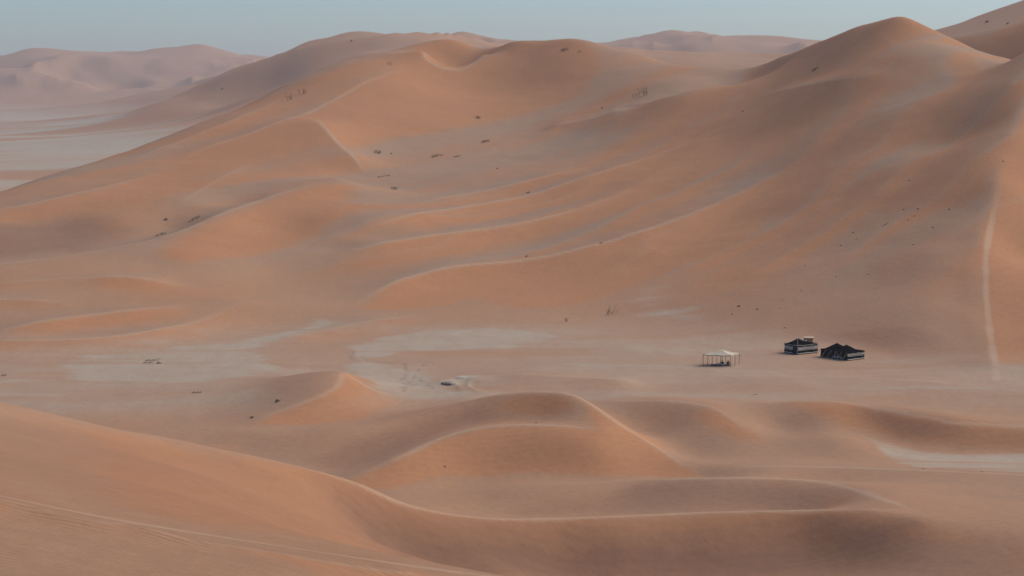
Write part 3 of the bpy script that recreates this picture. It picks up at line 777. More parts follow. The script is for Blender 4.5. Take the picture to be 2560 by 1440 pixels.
M_BLACK = mat_noise('black_goat_hair_cloth', (0.002, 0.002, 0.003), (0.006, 0.006, 0.008), 6.0, 1.0, 0.3)
M_BLACK.node_tree.nodes['Principled BSDF'].inputs['Specular IOR Level'].default_value = 0.0
M_WHITE = mat_noise('white_wool_band', (0.62, 0.58, 0.50), (0.72, 0.68, 0.60), 9.0, 0.95)
M_ROPE = mat_noise('pale_rope', (0.34, 0.31, 0.27), (0.44, 0.41, 0.36), 20.0, 0.9)
M_WOOD = mat_noise('tent_pole_wood', (0.045, 0.028, 0.018), (0.085, 0.055, 0.035), 12.0, 0.85)
M_CANVAS = mat_noise('cream_canvas', (0.47, 0.395, 0.290), (0.55, 0.465, 0.350), 4.0, 0.9, 0.2)
M_RUG = mat_noise('dark_woven_rug', (0.035, 0.028, 0.028), (0.085, 0.060, 0.055), 5.0, 0.95)
M_STRAW = mat_noise('straw_matting', (0.38, 0.27, 0.14), (0.48, 0.36, 0.20), 14.0, 0.95, 0.3)
M_SLAB = mat_noise('cream_roof_board', (0.44, 0.33, 0.22), (0.52, 0.40, 0.28), 5.0, 0.9)
M_PAINT = mat_noise('white_painted_panel', (0.62, 0.66, 0.70), (0.70, 0.73, 0.76), 4.0, 0.7)
M_SKIN = mat('skin', (0.30, 0.17, 0.11), 0.6)
M_NAVY = mat_noise('navy_cloth', (0.012, 0.012, 0.030), (0.025, 0.025, 0.055), 10.0, 0.9)
M_LIGHT = mat_noise('light_cloth', (0.45, 0.45, 0.48), (0.56, 0.56, 0.58), 10.0, 0.9)
M_DARK = mat_noise('black_cloth', (0.010, 0.011, 0.012), (0.022, 0.024, 0.026), 10.0, 0.9)
M_GREYB = mat_noise('grey_blue_cloth', (0.10, 0.12, 0.14), (0.15, 0.17, 0.19), 10.0, 0.9)
M_HAIR = mat('dark_hair', (0.015, 0.010, 0.008), 0.6)
M_DRY = mat_noise('dry_twigs', (0.060, 0.044, 0.030), (0.11, 0.080, 0.052), 3.0, 0.95)
M_FAINT = mat_noise('sun_bleached_scrub', (0.095, 0.070, 0.048), (0.15, 0.11, 0.075), 3.0, 0.95)
M_SCRUB = mat_noise('dusty_scrub_leaf', (0.050, 0.048, 0.028), (0.085, 0.078, 0.045), 4.0, 0.95)
M_GREEN = mat_noise('green_scrub_leaf', (0.060, 0.130, 0.030), (0.100, 0.190, 0.050), 4.0, 0.9)
M_ROCK = mat_noise('weathered_grey_rock', (0.20, 0.165, 0.135), (0.31, 0.26, 0.215), 2.5, 0.95, 0.8)
M_PALEROCK = mat_noise('pale_crust', (0.34, 0.30, 0.26), (0.44, 0.40, 0.35), 3.0, 0.95, 0.6)

# ------------------------------------------------------------------ black tents
BANDS = [(1.30, 0.05), (1.10, 0.11), (0.90, 0.11), (0.72, 0.05), (0.16, 0.10)]
def wall_panel(root, p0, p1, h, n_out, seed, bands=True, sag=0.05):
    """black cloth wall from p0 to p1 with white woven bands; n_out = outward normal"""
    rnd = random.Random(seed)
    p0 = Vector(p0); p1 = Vector(p1); n_out = Vector(n_out)
    nc = 14
    bulge = [0.05 * math.sin(3.0 * k / nc * math.pi + rnd.random()) + rnd.uniform(-0.015, 0.015) for k in range(nc + 1)]
    dip = [sag * math.sin(math.pi * ((k / nc * 3) % 1)) for k in range(nc + 1)]
    def pt(k, z):
        f_ = z / h
        return p0.lerp(p1, k / nc) + n_out * (bulge[k] * math.sin(math.pi * min(1, f_)) + 0.10 * (1 - f_)) + Vector((0, 0, z * (h - dip[k]) / h))
    bm = bmesh.new()
    slab(bm, [[pt(k, h * r / 6 - (0.06 if r == 0 else 0)) for k in range(nc + 1)] for r in range(7)], 0.02, -n_out)
    w = obj('wall_panel', bm, M_BLACK, root)
    if bands:
        for z, t in BANDS:
            if z + t > h: continue
            wob = [rnd.uniform(-0.012, 0.012) for _ in range(nc + 1)]
            bm = bmesh.new()
            slab(bm, [[pt(k, z + t * q + wob[k]) + n_out * 0.012 for k in range(nc + 1)] for q in (0, 1)], 0.006, -n_out)
            obj('band', bm, M_WHITE, w)
    return w
def roof_cloth(root, L, Wd, h, peaks, over=0.18, sag=0.10, name='roof'):
    """stretched roof: eaves at h, raised over the pole tips in peaks [(x, y, z)]"""
    nx, ny = 22, 22
    def hz(x, y):
        ex_ = min(x, L - x) / (L / 2); ey_ = min(y, Wd - y) / (Wd / 2)
        e_ = max(0.0, min(ex_, ey_))
        z = 0.0; ws = 1e-6
        zz = 0
        for px, py, pz in peaks:
            d = math.hypot((x - px) / (L * 0.50), (y - py) / (Wd * 0.32 if len(peaks) > 1 else Wd * 0.5))
            zz = max(zz, (pz - h) * max(0.0, 1 - d) ** 1.15)
        ridge_ = 0.52 * (min(p_[2] for p_ in peaks) - h) * e_ ** 1.1
        return h + max(zz, ridge_) - sag * math.sin(math.pi * min(1, max(0, x / L)) * 3) ** 2 * (1 - e_) * 0.5
    g_ = []
    for i in range(ny + 1):
        row = []
        for j in range(nx + 1):
            x = -over + (L + 2 * over) * j / nx; y = -over + (Wd + 2 * over) * i / ny
            xc = min(max(x, 0), L); yc = min(max(y, 0), Wd)
            drop = 0.5 * math.hypot(x - xc, y - yc)
            row.append((x, y, hz(xc, yc) - drop))
        g_.append(row)
    bm = bmesh.new(); slab(bm, g_, 0.02)
    return obj(name, bm, M_BLACK, root, False)
def guy(root, p0, p1, r=0.014):
    bm = bmesh.new()
    p0 = Vector(p0); p1 = Vector(p1)
    P = [p0.lerp(p1, k / 4) - Vector((0, 0, 0.05 * math.sin(math.pi * k / 4))) for k in range(5)]
    polytube(bm, P, [r] * 5, 4)
    g_ = obj('guy_rope', bm, M_ROPE, root)
    bm = bmesh.new(); tube(bm, p1 + Vector((0, 0, 0.10)), p1 - Vector((0, 0, 0.15)), 0.02, 0.012, 5)
    obj('peg', bm, M_WOOD, g_)
def pole(root, p0, p1, r=0.035, m=None, name='pole'):
    bm = bmesh.new(); polytube(bm, [p0, Vector(p0).lerp(Vector(p1), 0.5), p1], [r * 1.1, r, r * 0.85], 7)
    return obj(name, bm, m or M_WOOD, root)
def tent_frame(name, u, v, xdir, label, cat):
    c = spot(u, v)
    th0 = math.atan2(c.x, c.y)
    a = math.atan2(xdir[1], xdir[0]) - th0
    return tag(empty(name, (c.x, c.y, ground(c.x, c.y) - 0.02), a), label, cat)

# closed tent, left
t = tent_frame('bedouin_tent', 1994, 887, (0.73, 0.68), 'black peaked tent with white bands, closed sides and a small dark doorway at its corner', 'tent')
L, Wd, H = 4.6, 3.3, 1.72
wall_panel(t, (0, 0, 0), (L, 0, 0), H, (0, -1, 0), 1)
wall_panel(t, (L, 0, 0), (L, Wd, 0), H, (1, 0, 0), 2)
wall_panel(t, (L, Wd, 0), (0, Wd, 0), H, (0, 1, 0), 3)
wall_panel(t, (0, Wd, 0), (0, 1.15, 0), H, (-1, 0, 0), 4)
roof_cloth(t, L, Wd, H, [(1.5, 1.6, 2.62)], 0.2)
bm = bmesh.new()
slab(bm, [[(0.02, 0.12, H - 0.1), (-0.05, 0.45, H - 0.12), (-0.10, 0.95, H - 0.1)], [(0.0, 0.05, 0.9), (-0.10, 0.30, 0.9), (-0.16, 0.62, 0.9)], [(-0.02, 0.02, 0.05), (-0.16, 0.20, 0.03), (-0.25, 0.40, 0.02)]], 0.02, (1, 0, 0))
obj('door_flap', bm, M_NAVY, t)
for x, y in ((0, 0), (L, 0), (L, Wd), (0, Wd), (0, 1.15)):
    pole(t, (x, y, -0.1), (x, y, H), 0.035)
pole(t, (1.5, 1.6, 0), (1.5, 1.6, 2.66), 0.045, None, 'centre_pole')
for a_, b_ in (((0, 0), (-0.9, -0.9)), ((L, 0), (L + 0.9, -0.7)), ((0, Wd), (-1.3, Wd + 0.3)), ((0, 1.9), (-1.4, 1.7)), ((1.5, 0), (1.3, -1.3)), ((3.1, 0), (3.2, -1.3))):
    guy(t, (a_[0], a_[1], H), (b_[0], b_[1], 0.0))
bm = bmesh.new()
polytube(bm, [(1.5, 1.6, 2.66), (0.7, 0.75, 2.12), (-0.05, -0.05, H + 0.03)], [0.02] * 3, 5)
obj('seam_cord', bm, M_ROPE, t)
bm = bmesh.new()
polytube(bm, [(-0.2, -0.2, H - 0.06), (1.5, -0.22, H - 0.13), (3.1, -0.22, H - 0.10), (L + 0.2, -0.2, H - 0.06)], [0.022] * 4, 5)
obj('eave_cord', bm, M_WHITE, t)
bm = bmesh.new()
polytube(bm, [(-0.2, -0.2, H - 0.06), (-0.22, 1.2, H - 0.12), (-0.22, 2.3, H - 0.10), (-0.2, Wd + 0.2, H - 0.06)], [0.022] * 4, 5)
obj('eave_cord', bm, M_WHITE, t)

# long open tent, right
t2 = tent_frame('bedouin_tent', 2118, 902, (0.683, 0.731), 'long low black tent, open in front, with two roof peaks and slanting guy ropes', 'tent')
L, Wd, H = 4.1, 6.1, 1.46
wall_panel(t2, (0, 0, 0), (L, 0, 0), H, (0, -1, 0), 11)
wall_panel(t2, (L, 0, 0), (L, Wd, 0), H, (1, 0, 0), 12)
wall_panel(t2, (L, Wd, 0), (0, Wd, 0), H, (0, 1, 0), 13)
roof_cloth(t2, L, Wd, H, [(2.0, 2.1, 2.42), (2.0, 4.3, 2.50)], 0.22, 0.16)
bm = bmesh.new()
slab(bm, [[(0.35, 0.1 + 5.9 * k / 12, 0.03 + 0.01 * (k % 2)) for k in range(13)], [(3.9, 0.1 + 5.9 * k / 12, 0.03) for k in range(13)]], 0.03)
obj('floor_rug', bm, M_RUG, t2)
for k in range(6):
    y = 0.05 + 1.2 * k
    pole(t2, (0.0, y, -0.1), (0.0, y, H - 0.02), 0.035)
for x, y in ((L, 0), (L, Wd), (L, 3.0)):
    pole(t2, (x, y, -0.1), (x, y, H), 0.035)
for y, z in ((2.1, 2.46), (4.3, 2.54)):
    pole(t2, (2.0, y, 0), (2.0, y, z), 0.05, None, 'centre_pole')
for y in (0.0, 1.2, 2.4, 3.6, 4.8, 6.1):
    guy(t2, (-0.15, y, H - 0.05), (-1.75, y - 0.25, 0.0), 0.02)
for a_, b_ in (((1.3, 0), (1.2, -1.3)), ((2.8, 0), (3.0, -1.3)), ((L, 0), (L + 0.8, -1.0)), ((0, Wd), (-0.6, Wd + 1.2)), ((2.0, Wd), (2.0, Wd + 1.4))):
    guy(t2, (a_[0], a_[1], H), (b_[0], b_[1], 0.0), 0.016)
def cushion(loc, r, h, m, label, group):
    bm = bmesh.new()
    bmesh.ops.create_uvsphere(bm, u_segments=14, v_segments=8, radius=1.0)
    rnd = random.Random(int(loc[0] * 100))
    for v in bm.verts:
        q = v.co.copy()
        k = (abs(q.x) ** 4 + abs(q.y) ** 4) ** 0.25 if (q.x or q.y) else 1
        sq = 1.0 / max(0.75, k / max(1e-6, math.hypot(q.x, q.y))) if k else 1
        v.co = (q.x * r * sq * rnd.uniform(0.97, 1.03), q.y * r * sq, h / 2 + q.z * h / 2 * (1 - 0.25 * (1 - abs(q.z))))
    o = obj('cushion', bm, m, None, True)
    o.location = loc
    return tag(o, label, 'cushion', group)
def in_tent(tn, x, y, z):
    a = tn.rotation_euler.z
    return (tn.location.x + x * math.cos(a) - y * math.sin(a), tn.location.y + x * math.sin(a) + y * math.cos(a), tn.location.z + z)
for k, y in enumerate((2.05, 2.75, 3.4)):
    cushion(in_tent(t2, 0.75, y, 0.045), 0.26, 0.42, M_LIGHT, ('pale round cushion nearest the striped end of the open black tent', 'middle pale round cushion in the open black tent', 'pale round cushion deepest along the open black tent front')[k], 'pale cushions in the open tent')

# ------------------------------------------------------------------ small hut behind the closed tent
c = spot(2020, 872)
hb = Vector((c.x, c.y, 0)) * (337.0 / math.hypot(c.x, c.y))
hut = tag(empty('wash_hut', (hb.x, hb.y, ground(hb.x, hb.y) - 0.03), -math.atan2(hb.x, hb.y)), 'small straw-walled hut with white door and flat cream roof behind the closed black tent', 'hut')
for (lo, hi) in (((-0.2, 0, 0), (0.85, 0.05, 2.05)), ((-0.80, 1.35, 0), (0.85, 1.40, 2.05)), ((-0.80, 0.05, 0), (-0.75, 1.35, 2.05)), ((0.80, 0.05, 0), (0.85, 1.35, 2.05))):
    bm = bmesh.new(); box(bm, lo, hi)
    w = obj('wall', bm, M_STRAW, hut)
    n = int(max(hi[0] - lo[0], hi[1] - lo[1]) / 0.13)
    for k in range(n):
        f_ = (k + 0.5) / n
        x = lo[0] + (hi[0] - lo[0]) * f_ if hi[0] - lo[0] > 0.3 else (lo[0] - 0.02 if lo[0] < 0 else hi[0] + 0.02)
        y = lo[1] + (hi[1] - lo[1]) * f_ if hi[1] - lo[1] > 0.3 else (lo[1] - 0.02 if lo[1] < 0.5 else hi[1] + 0.02)
        bm = bmesh.new(); tube(bm, (x, y, 0), (x, y, 2.03), 0.03, 0.03, 5)
        obj('reed_slat', bm, M_STRAW, w)
bm = bmesh.new(); box(bm, (-0.80, -0.01, 0.0), (-0.21, 0.04, 2.0), 0.01)
d_ = obj('door', bm, M_PAINT, hut)
bm = bmesh.new(); box(bm, (-0.32, -0.06, 0.95), (-0.27, -0.012, 1.08), 0.005); obj('handle', bm, M_WOOD, d_)
bm = bmesh.new(); box(bm, (-0.78, -0.45, 2.34), (1.05, 1.6, 2.46), 0.02)
rf_ = obj('roof', bm, M_SLAB, hut); hut.scale = (0.92, 0.92, 0.86)
for k in range(4):
    bm = bmesh.new(); box(bm, (-0.74 + k * 0.56, -0.36, 2.25), (-0.66 + k * 0.56, 1.52, 2.335)); obj('rafter', bm, M_WOOD, rf_)
for x, y in ((-0.78, 0.02), (0.83, 0.02), (-0.78, 1.38), (0.83, 1.38)):
    pole(hut, (x, y, -0.1), (x, y, 2.26), 0.05, None, 'post')

# ------------------------------------------------------------------ cream shade canopy
cc = spot(1803, 916)
can = tag(empty('shade_canopy', (cc.x, cc.y, ground(cc.x, cc.y) - 0.01), -math.atan2(cc.x, cc.y)), 'cream cloth shade canopy on thin wooden poles left of the black tents', 'canopy')
KL, KN, KR, KB = Vector((-3.0, 0.2, 0)), Vector((1.55, -0.4, 0)), Vector((3.0, 2.6, 0)), Vector((-1.5, 3.2, 0))
def cp(a, b_):
    return KL.lerp(KN, a).lerp(KB.lerp(KR, a), b_)
def ch(a, b_):
    e_ = 1 - max(abs(2 * a - 1), abs(2 * b_ - 1))
    corner = abs(2 * a - 1) * abs(2 * b_ - 1)
    return 1.90 + 0.72 * e_ ** 1.25 + 0.06 * corner - 0.07 * math.sin(math.pi * a * 2) ** 2 * (1 - e_)
n = 18
bm = bmesh.new()
slab(bm, [[cp(j / n, i / n) + Vector((0, 0, ch(j / n, i / n))) for j in range(n + 1)] for i in range(n + 1)], 0.012)
rc = obj('roof_cloth', bm, M_CANVAS, can, False)
for k, (a0, b0, a1, b1) in enumerate(((0, 0, 1, 0), (1, 0, 1, 1), (0, 1, 1, 1), (0, 0, 0, 1))):
    bm = bmesh.new()
    pts_t, pts_b = [], []
    for q in range(33):
        f_ = q / 32
        a, b_ = a0 + (a1 - a0) * f_, b0 + (b1 - b0) * f_
        p = cp(a, b_); z = ch(a, b_)
        pts_t.append(p + Vector((0, 0, z + 0.004))); pts_b.append(p + Vector((0, 0, z - 0.10 - 0.10 * abs(math.sin(f_ * math.pi * 8)))))
    slab(bm, [pts_t, pts_b], 0.01, (0, -1, 0) if k in (0, 2) else (1, 0, 0))
    obj('valance', bm, M_CANVAS, rc)
PO = [(KL, (-0.18, 0)), (KN, (0.12, 0)), (KR, (0.22, 0)), (KB, (-0.05, 0)), (cp(0.5, 0), (0, 0)), (cp(0.5, 1), (0, 0)), (cp(1, 0.5), (0.05, 0)), (cp(0, 0.5), (-0.05, 0))]
for p, lean in PO:
    pole(can, (p.x + lean[0] * -0.3, p.y, -0.1), (p.x, p.y, 1.93), 0.035)
pole(can, cp(0.5, 0.5) + Vector((-0.18, 0, 0)), cp(0.5, 0.5) + Vector((-0.02, 0, 2.58)), 0.04, None, 'centre_pole')
pole(can, cp(0.5, 0.5) + Vector((0.22, 0.1, 0)), cp(0.5, 0.5) + Vector((0.03, 0, 2.55)), 0.04, None, 'centre_pole')
for p, q in ((KL, (-0.5, -0.1)), (KN, (0.15, -0.7)), (KR, (0.6, 0.1)), (KB, (-0.4, 0.6)), (KL, (-0.2, 0.7)), (KR, (0.3, 0.8))):
    guy(can, p + Vector((0, 0, 1.92)), (p.x + q[0] * 1.3, p.y + q[1] * 1.3, 0.0), 0.012)
# rug, guests and small things beneath it
def under(x, y, z=0.0):
    return in_tent(can, x, y, z)
bm = bmesh.new()
slab(bm, [[(-1.7 + 3.1 * j / 10, 0.2 + 2.5 * i / 6, 0.04 + 0.012 * ((i * 7 + j * 3) % 5) / 5) for j in range(11)] for i in range(7)], 0.06)
rug = obj('rug', bm, M_RUG, None); rug.location = can.location; rug.rotation_euler = can.rotation_euler
tag(rug, 'dark woven rug spread on the sand under the cream canopy', 'rug')

def skin_mesh(name, verts, edges, radii, m, parent, root_i=0, sub=1):
    me = bpy.data.meshes.new(name); me.from_pydata(verts, edges, [])
    o = bpy.data.objects.new(name, me); COL.objects.link(o)
    md = o.modifiers.new('skin', 'SKIN')
    md.use_smooth_shade = True
    sk = me.skin_vertices[0].data if len(me.skin_vertices) else None
    if sk is None:
        bpy.context.view_layer.objects.active = o
        o.select_set(True); bpy.ops.mesh.customdata_skin_add(); o.select_set(False)
        sk = me.skin_vertices[0].data
    for k, r in enumerate(radii):
        sk[k].radius = (r, r) if isinstance(r, (int, float)) else r
        sk[k].use_root = (k == root_i)
    sd_ = o.modifiers.new('sub', 'SUBSURF'); sd_.levels = sub; sd_.render_levels = sub
    me.materials.append(m)
    o.parent = parent
    return o
def seated_person(loc, rz, top_m, leg_m, head_m, label, lean=0.0):
    r_ = tag(empty('person', loc, rz), label, 'person')
    V = []; E = []; Rr = []
    def add_v(p, r, prev=None):
        V.append(p); Rr.append(r)
        if prev is not None: E.append((prev, len(V) - 1))
        return len(V) - 1
    pel = add_v((0, 0.02, 0.14), (0.15, 0.12)); wa = add_v((0, 0.03 - lean * 0.3, 0.32), (0.125, 0.095), pel); chs = add_v((0, 0.0 - lean, 0.50), (0.155, 0.10), wa)
    nk = add_v((0, -0.01 - lean * 1.2, 0.635), 0.052, chs); jaw = add_v((0, -0.035 - lean * 1.3, 0.70), (0.068, 0.075), nk)
    hd = add_v((0, -0.025 - lean * 1.35, 0.79), (0.078, 0.095), jaw); add_v((0, -0.01 - lean * 1.35, 0.875), (0.05, 0.06), hd)
    nose = add_v((0, -0.128 - lean * 1.35, 0.765), 0.016, hd)
    for sx in (-1, 1):
        add_v((sx * 0.088, -0.01 - lean * 1.35, 0.77), 0.018, hd)      # ear
        sh = add_v((sx * 0.185, 0.0 - lean, 0.555), 0.062, chs)
        el = add_v((sx * 0.275, -0.06 - lean * 0.6, 0.33), 0.045, sh)
        wr = add_v((sx * 0.20, -0.27, 0.235), 0.028, el)
        pm = add_v((sx * 0.175, -0.335, 0.215), (0.036, 0.018), wr)
        for f_ in range(4):                                             # fingers, curled over the knee
            a0 = sx * (0.175 + 0.021 * (f_ - 1.5))
            ln = (0.072, 0.082, 0.076, 0.060)[f_]
            k1 = add_v((a0, -0.335 - ln * 0.55, 0.212), 0.0095, pm)
            add_v((a0 * 0.99, -0.335 - ln * 0.95, 0.190), 0.0080, k1)
        th1 = add_v((sx * 0.135, -0.31, 0.215), 0.0105, wr); add_v((sx * 0.118, -0.35, 0.205), 0.009, th1)
        hip = add_v((sx * 0.105, -0.02, 0.13), 0.10, pel)
        kn = add_v((sx * 0.34, -0.30, 0.165), 0.068, hip)
        an = add_v((sx * -0.04, -0.40 - 0.05 * (sx > 0), 0.075), 0.042, kn)
        add_v((sx * -0.17, -0.44, 0.055), (0.042, 0.03), an)
    skin_mesh('body', V, E, Rr, M_SKIN, r_)
    # garments follow the body
    G = [(0, 0.02, 0.12), (0, 0.03 - lean * 0.3, 0.32), (0, -lean, 0.52), (0, -0.005 - lean * 1.1, 0.60)]
    Gr = [(0.18, 0.15), (0.15, 0.12), (0.185, 0.125), (0.085, 0.075)]
    Ge = [(0, 1), (1, 2), (2, 3)]
    for sx in (-1, 1):
        k = len(G); G += [(sx * 0.19, -lean, 0.555), (sx * 0.28, -0.06 - lean * 0.6, 0.325), (sx * 0.215, -0.235, 0.245)]
        Gr += [0.078, 0.062, 0.046]; Ge += [(2, k), (k, k + 1), (k + 1, k + 2)]
    skin_mesh('shirt', G, Ge, Gr, top_m, r_)
    G = [(0, 0.02, 0.11)]; Gr = [(0.185, 0.15)]; Ge = []
    for sx in (-1, 1):
        k = len(G); G += [(sx * 0.11, -0.03, 0.13), (sx * 0.345, -0.305, 0.165), (sx * -0.02, -0.40 - 0.05 * (sx > 0), 0.085)]
        Gr += [0.115, 0.085, 0.062]; Ge += [(0, k), (k, k + 1), (k + 1, k + 2)]
    skin_mesh('trousers', G, Ge, Gr, leg_m, r_)
    bm = bmesh.new(); bmesh.ops.create_uvsphere(bm, u_segments=16, v_segments=10, radius=1.0)
    for v in list(bm.verts):
        if v.co.z < -0.35 or (v.co.y < -0.45 and v.co.z < 0.35): bm.verts.remove(v)
    for v in bm.verts:
        v.co = (v.co.x * 0.096, v.co.y * 0.112 - 0.012 - lean * 1.35, 0.80 + v.co.z * 0.105)
    obj('hair', bm, head_m, r_, True)
    for sx in (-1, 1):
        bm = bmesh.new()
        rr = bmesh.ops.create_uvsphere(bm, u_segments=8, v_segments=6, radius=0.011)
        for v in rr['verts']: v.co += Vector((sx * 0.032, -0.112 - lean * 1.35, 0.795))
        obj('eye', bm, M_HAIR, r_)
    bm = bmesh.new(); box(bm, (-0.026, -0.118 - lean * 1.35, 0.722), (0.026, -0.098 - lean * 1.35, 0.732))
    obj('mouth', bm, M_HAIR, r_)
    return r_
rz0 = can.rotation_euler.z
seated_person(under(0.17, 1.05, 0.055), rz0 - 0.35, M_NAVY, M_LIGHT, M_HAIR, 'person in navy top and pale trousers seated cross-legged, left one under the canopy')
seated_person(under(1.12, 1.15, 0.055), rz0 + 0.45, M_DARK, M_GREYB, M_HAIR, 'person in black top and grey-blue trousers seated cross-legged, right one under the canopy', 0.03)
# low white table between them
tb = tag(empty('low_table', under(0.66, 0.85, 0.05), rz0), 'low white tray table between the two seated people under the canopy', 'table')
bm = bmesh.new(); box(bm, (-0.20, -0.16, 0.26), (0.20, 0.16, 0.30), 0.01); obj('table_top', bm, M_PAINT, tb)
for x in (-0.16, 0.16):
    for y in (-0.12, 0.12):
        bm = bmesh.new(); tube(bm, (x, y, 0), (x, y, 0.26), 0.018, 0.022, 6); obj('leg', bm, M_PAINT, tb)
cushion(under(-0.42, 1.15, 0.05), 0.30, 0.38, M_LIGHT, 'pale bolster cushion at the left end of the rug under the canopy', 'cushions under the canopy')

# ------------------------------------------------------------------ scrub
def scrub(name, u, v, wpx, hpx, label, kind='tuft', group=None, cat='shrub', rmin=0, rmax=1e9, seed=None, parts=None):
    c = spot(u, v, rmin, rmax)
    d = math.hypot(c.x, c.y); mpp = d / FPX
    w, h = wpx * mpp, hpx * mpp
    rnd = random.Random(seed if seed is not None else int(u * 7 + v * 13))
    rz = -math.atan2(c.x, c.y)
    bs, bl = bmesh.new(), bmesh.new()
    def local_ground(x, y):
        a = rz
        X_ = c.x + x * math.cos(a) - y * math.sin(a); Y_ = c.y + x * math.sin(a) + y * math.cos(a)
        return ground(X_, Y_) - c.z
    tw = max(0.010, 0.20 * mpp)
    if kind == 'upright':
        n = max(5, int(wpx / 2.2))
        for k in range(n):
            x0 = rnd.uniform(-0.5, 0.5) * w; y0 = rnd.uniform(-0.3, 0.3) * w
            hh = h * rnd.uniform(0.45, 1.0); lx = rnd.uniform(-0.35, 0.35) * hh; ly = rnd.uniform(-0.3, 0.3) * hh
            z0 = local_ground(x0, y0) - 0.1
            P = [(x0, y0, z0), (x0 + lx * 0.3, y0 + ly * 0.3, z0 + hh * 0.5), (x0 + lx, y0 + ly, z0 + hh)]
            polytube(bs, P, [tw * 1.3, tw, tw * 0.5], 4)
            for q in range(10):
                f_ = rnd.uniform(0.25, 1.0)
                px = x0 + lx * f_; py = y0 + ly * f_; pz = z0 + hh * f_
                a = rnd.uniform(0, 6.28); l_ = rnd.uniform(0.10, 0.22) * h
                tube(bl, (px, py, pz), (px + l_ * math.cos(a), py + l_ * math.sin(a), pz + l_ * rnd.uniform(0.2, 0.9)), tw * 0.9, tw * 0.3, 3)
    else:
        n = int(34 if wpx > 9 else 18)
        for k in range(n):
            if kind == 'slanted':
                f0 = rnd.uniform(-0.5, 0.5); x0 = f0 * w; y0 = f0 * w * 0.9 + rnd.uniform(-0.10, 0.10) * w
                dens = 1.0 - abs(f0) * 0.8; hh = h * 0.75 * dens * rnd.uniform(0.4, 1.0)
            else:
                a = rnd.uniform(0, 6.28); q = math.sqrt(rnd.random()) * 0.42
                x0 = q * w * math.cos(a); y0 = q * w * math.sin(a) * 0.8; hh = h * (1.0 - 0.9 * q) * rnd.uniform(0.5, 1.05)
            z0 = local_ground(x0, y0) - 0.05
            a = rnd.uniform(0, 6.28); sp_ = hh * rnd.uniform(0.2, 0.7)
            if kind == 'slanted': a = rnd.gauss(0.5, 0.8)
            mid_ = (x0 + sp_ * 0.4 * math.cos(a), y0 + sp_ * 0.4 * math.sin(a), z0 + hh * 0.6)
            tip = (x0 + sp_ * math.cos(a), y0 + sp_ * math.sin(a), z0 + hh)
            polytube(bs if k % 2 else bl, [(x0, y0, z0), mid_, tip], [tw * 1.1, tw * 0.9, tw * 0.4], 3)
            for q in range(2):
                a2 = rnd.uniform(0, 6.28); l_ = hh * rnd.uniform(0.2, 0.45)
                tube(bl, mid_, (mid_[0] + l_ * math.cos(a2), mid_[1] + l_ * math.sin(a2), mid_[2] + l_ * rnd.uniform(0.1, 0.8)), tw * 1.2, tw * 0.4, 3)
    lm = M_GREEN if kind == 'green' else M_SCRUB
    if wpx >= 9:
        r_ = empty(name, c, rz)
        obj('stems', bs, lm if kind == 'green' else M_DRY, r_); obj('foliage', bl, lm, r_)
    else:
        tmp = bpy.data.meshes.new('t'); bs.to_mesh(tmp); bl.from_mesh(tmp); bs.free(); bpy.data.meshes.remove(tmp)
        r_ = obj(name, bl, M_FAINT, None); r_.location = c; r_.rotation_euler = (0, 0, rz)
    return tag(r_, label, cat, group)
G1 = 'shrubs on the great dune'
scrub('desert_shrub', 722, 251, 15, 20, 'forked upright dark shrub on the left shoulder of the great dune', 'upright', G1)
scrub('desert_shrub', 756, 236, 18, 15, 'row of thin upright stems just right of the forked shrub on the left shoulder', 'upright', G1)
scrub('desert_shrub', 976, 163, 10, 11, 'small leaning shrub below the skyline left of the crater hollow', 'upright', G1)
scrub('desert_shrub', 1412, 126, 22, 8, 'low dark shrub patch just under the rounded central summit', 'tuft', G1)
scrub('desert_shrub', 1450, 131, 8, 10, 'single short shrub to the right of the patch under the central summit', 'upright', G1)
scrub('desert_shrub', 1588, 243, 12, 13, 'short sparse stems at the left foot of the tallest dark bush', 'upright', G1)
scrub('desert_shrub', 1608, 240, 20, 28, 'tallest dark upright bush on the pale saddle of the great dune', 'upright', G1)
scrub('desert_shrub', 1195, 296, 18, 8, 'faint low scrub at the upper rim of the shrub hollow', 'tuft', G1)
scrub('desert_shrub', 1213, 356, 20, 14, 'windswept slanting shrub at the right side of the shrub hollow', 'slanted', G1)
scrub('desert_shrub', 944, 383, 20, 12, 'rounded dark shrub beside the pale curved spur crest', 'tuft', G1)
scrub('desert_shrub', 978, 385, 7, 5, 'small dot of scrub right of the rounded shrub by the spur', 'tuft', G1)
scrub('desert_shrub', 1092, 392, 30, 14, 'long dark slanting shrub in the middle of the shrub hollow', 'slanted', G1)
scrub('desert_shrub', 1142, 392, 18, 7, 'thin faint slanting shrub right of the long dark one', 'slanted', G1)
scrub('desert_shrub', 960, 442, 30, 10, 'flat dark shrub with a trailing tip above the green bush', 'slanted', G1)
scrub('green_bush', 986, 474, 24, 11, 'the only bright green bush, low at the bottom of the shrub hollow', 'green', G1, 'bush')
scrub('desert_shrub', 1243, 422, 6, 4, 'dark speck of scrub right of the shrub hollow', 'tuft', G1)
scrub('desert_shrub', 1320, 482, 12, 5, 'tiny flat scrub on the banded slope below the shrub hollow', 'tuft', G1)
scrub('desert_shrub', 416, 550, 15, 7, 'small flat shrub on the left slope, upper of the three near the long crest', 'tuft', G1)
scrub('desert_shrub', 485, 550, 28, 15, 'dark slanting shrub on the left slope, right of the small flat one', 'slanted', G1)
scrub('desert_shrub', 402, 588, 28, 13, 'dark slanting shrub just above the long pale crest at left', 'slanted', G1)
scrub('desert_shrub', 1316, 642, 9, 6, 'dark tuft sitting on the pale crest of the lowest banded ridge', 'tuft', G1)
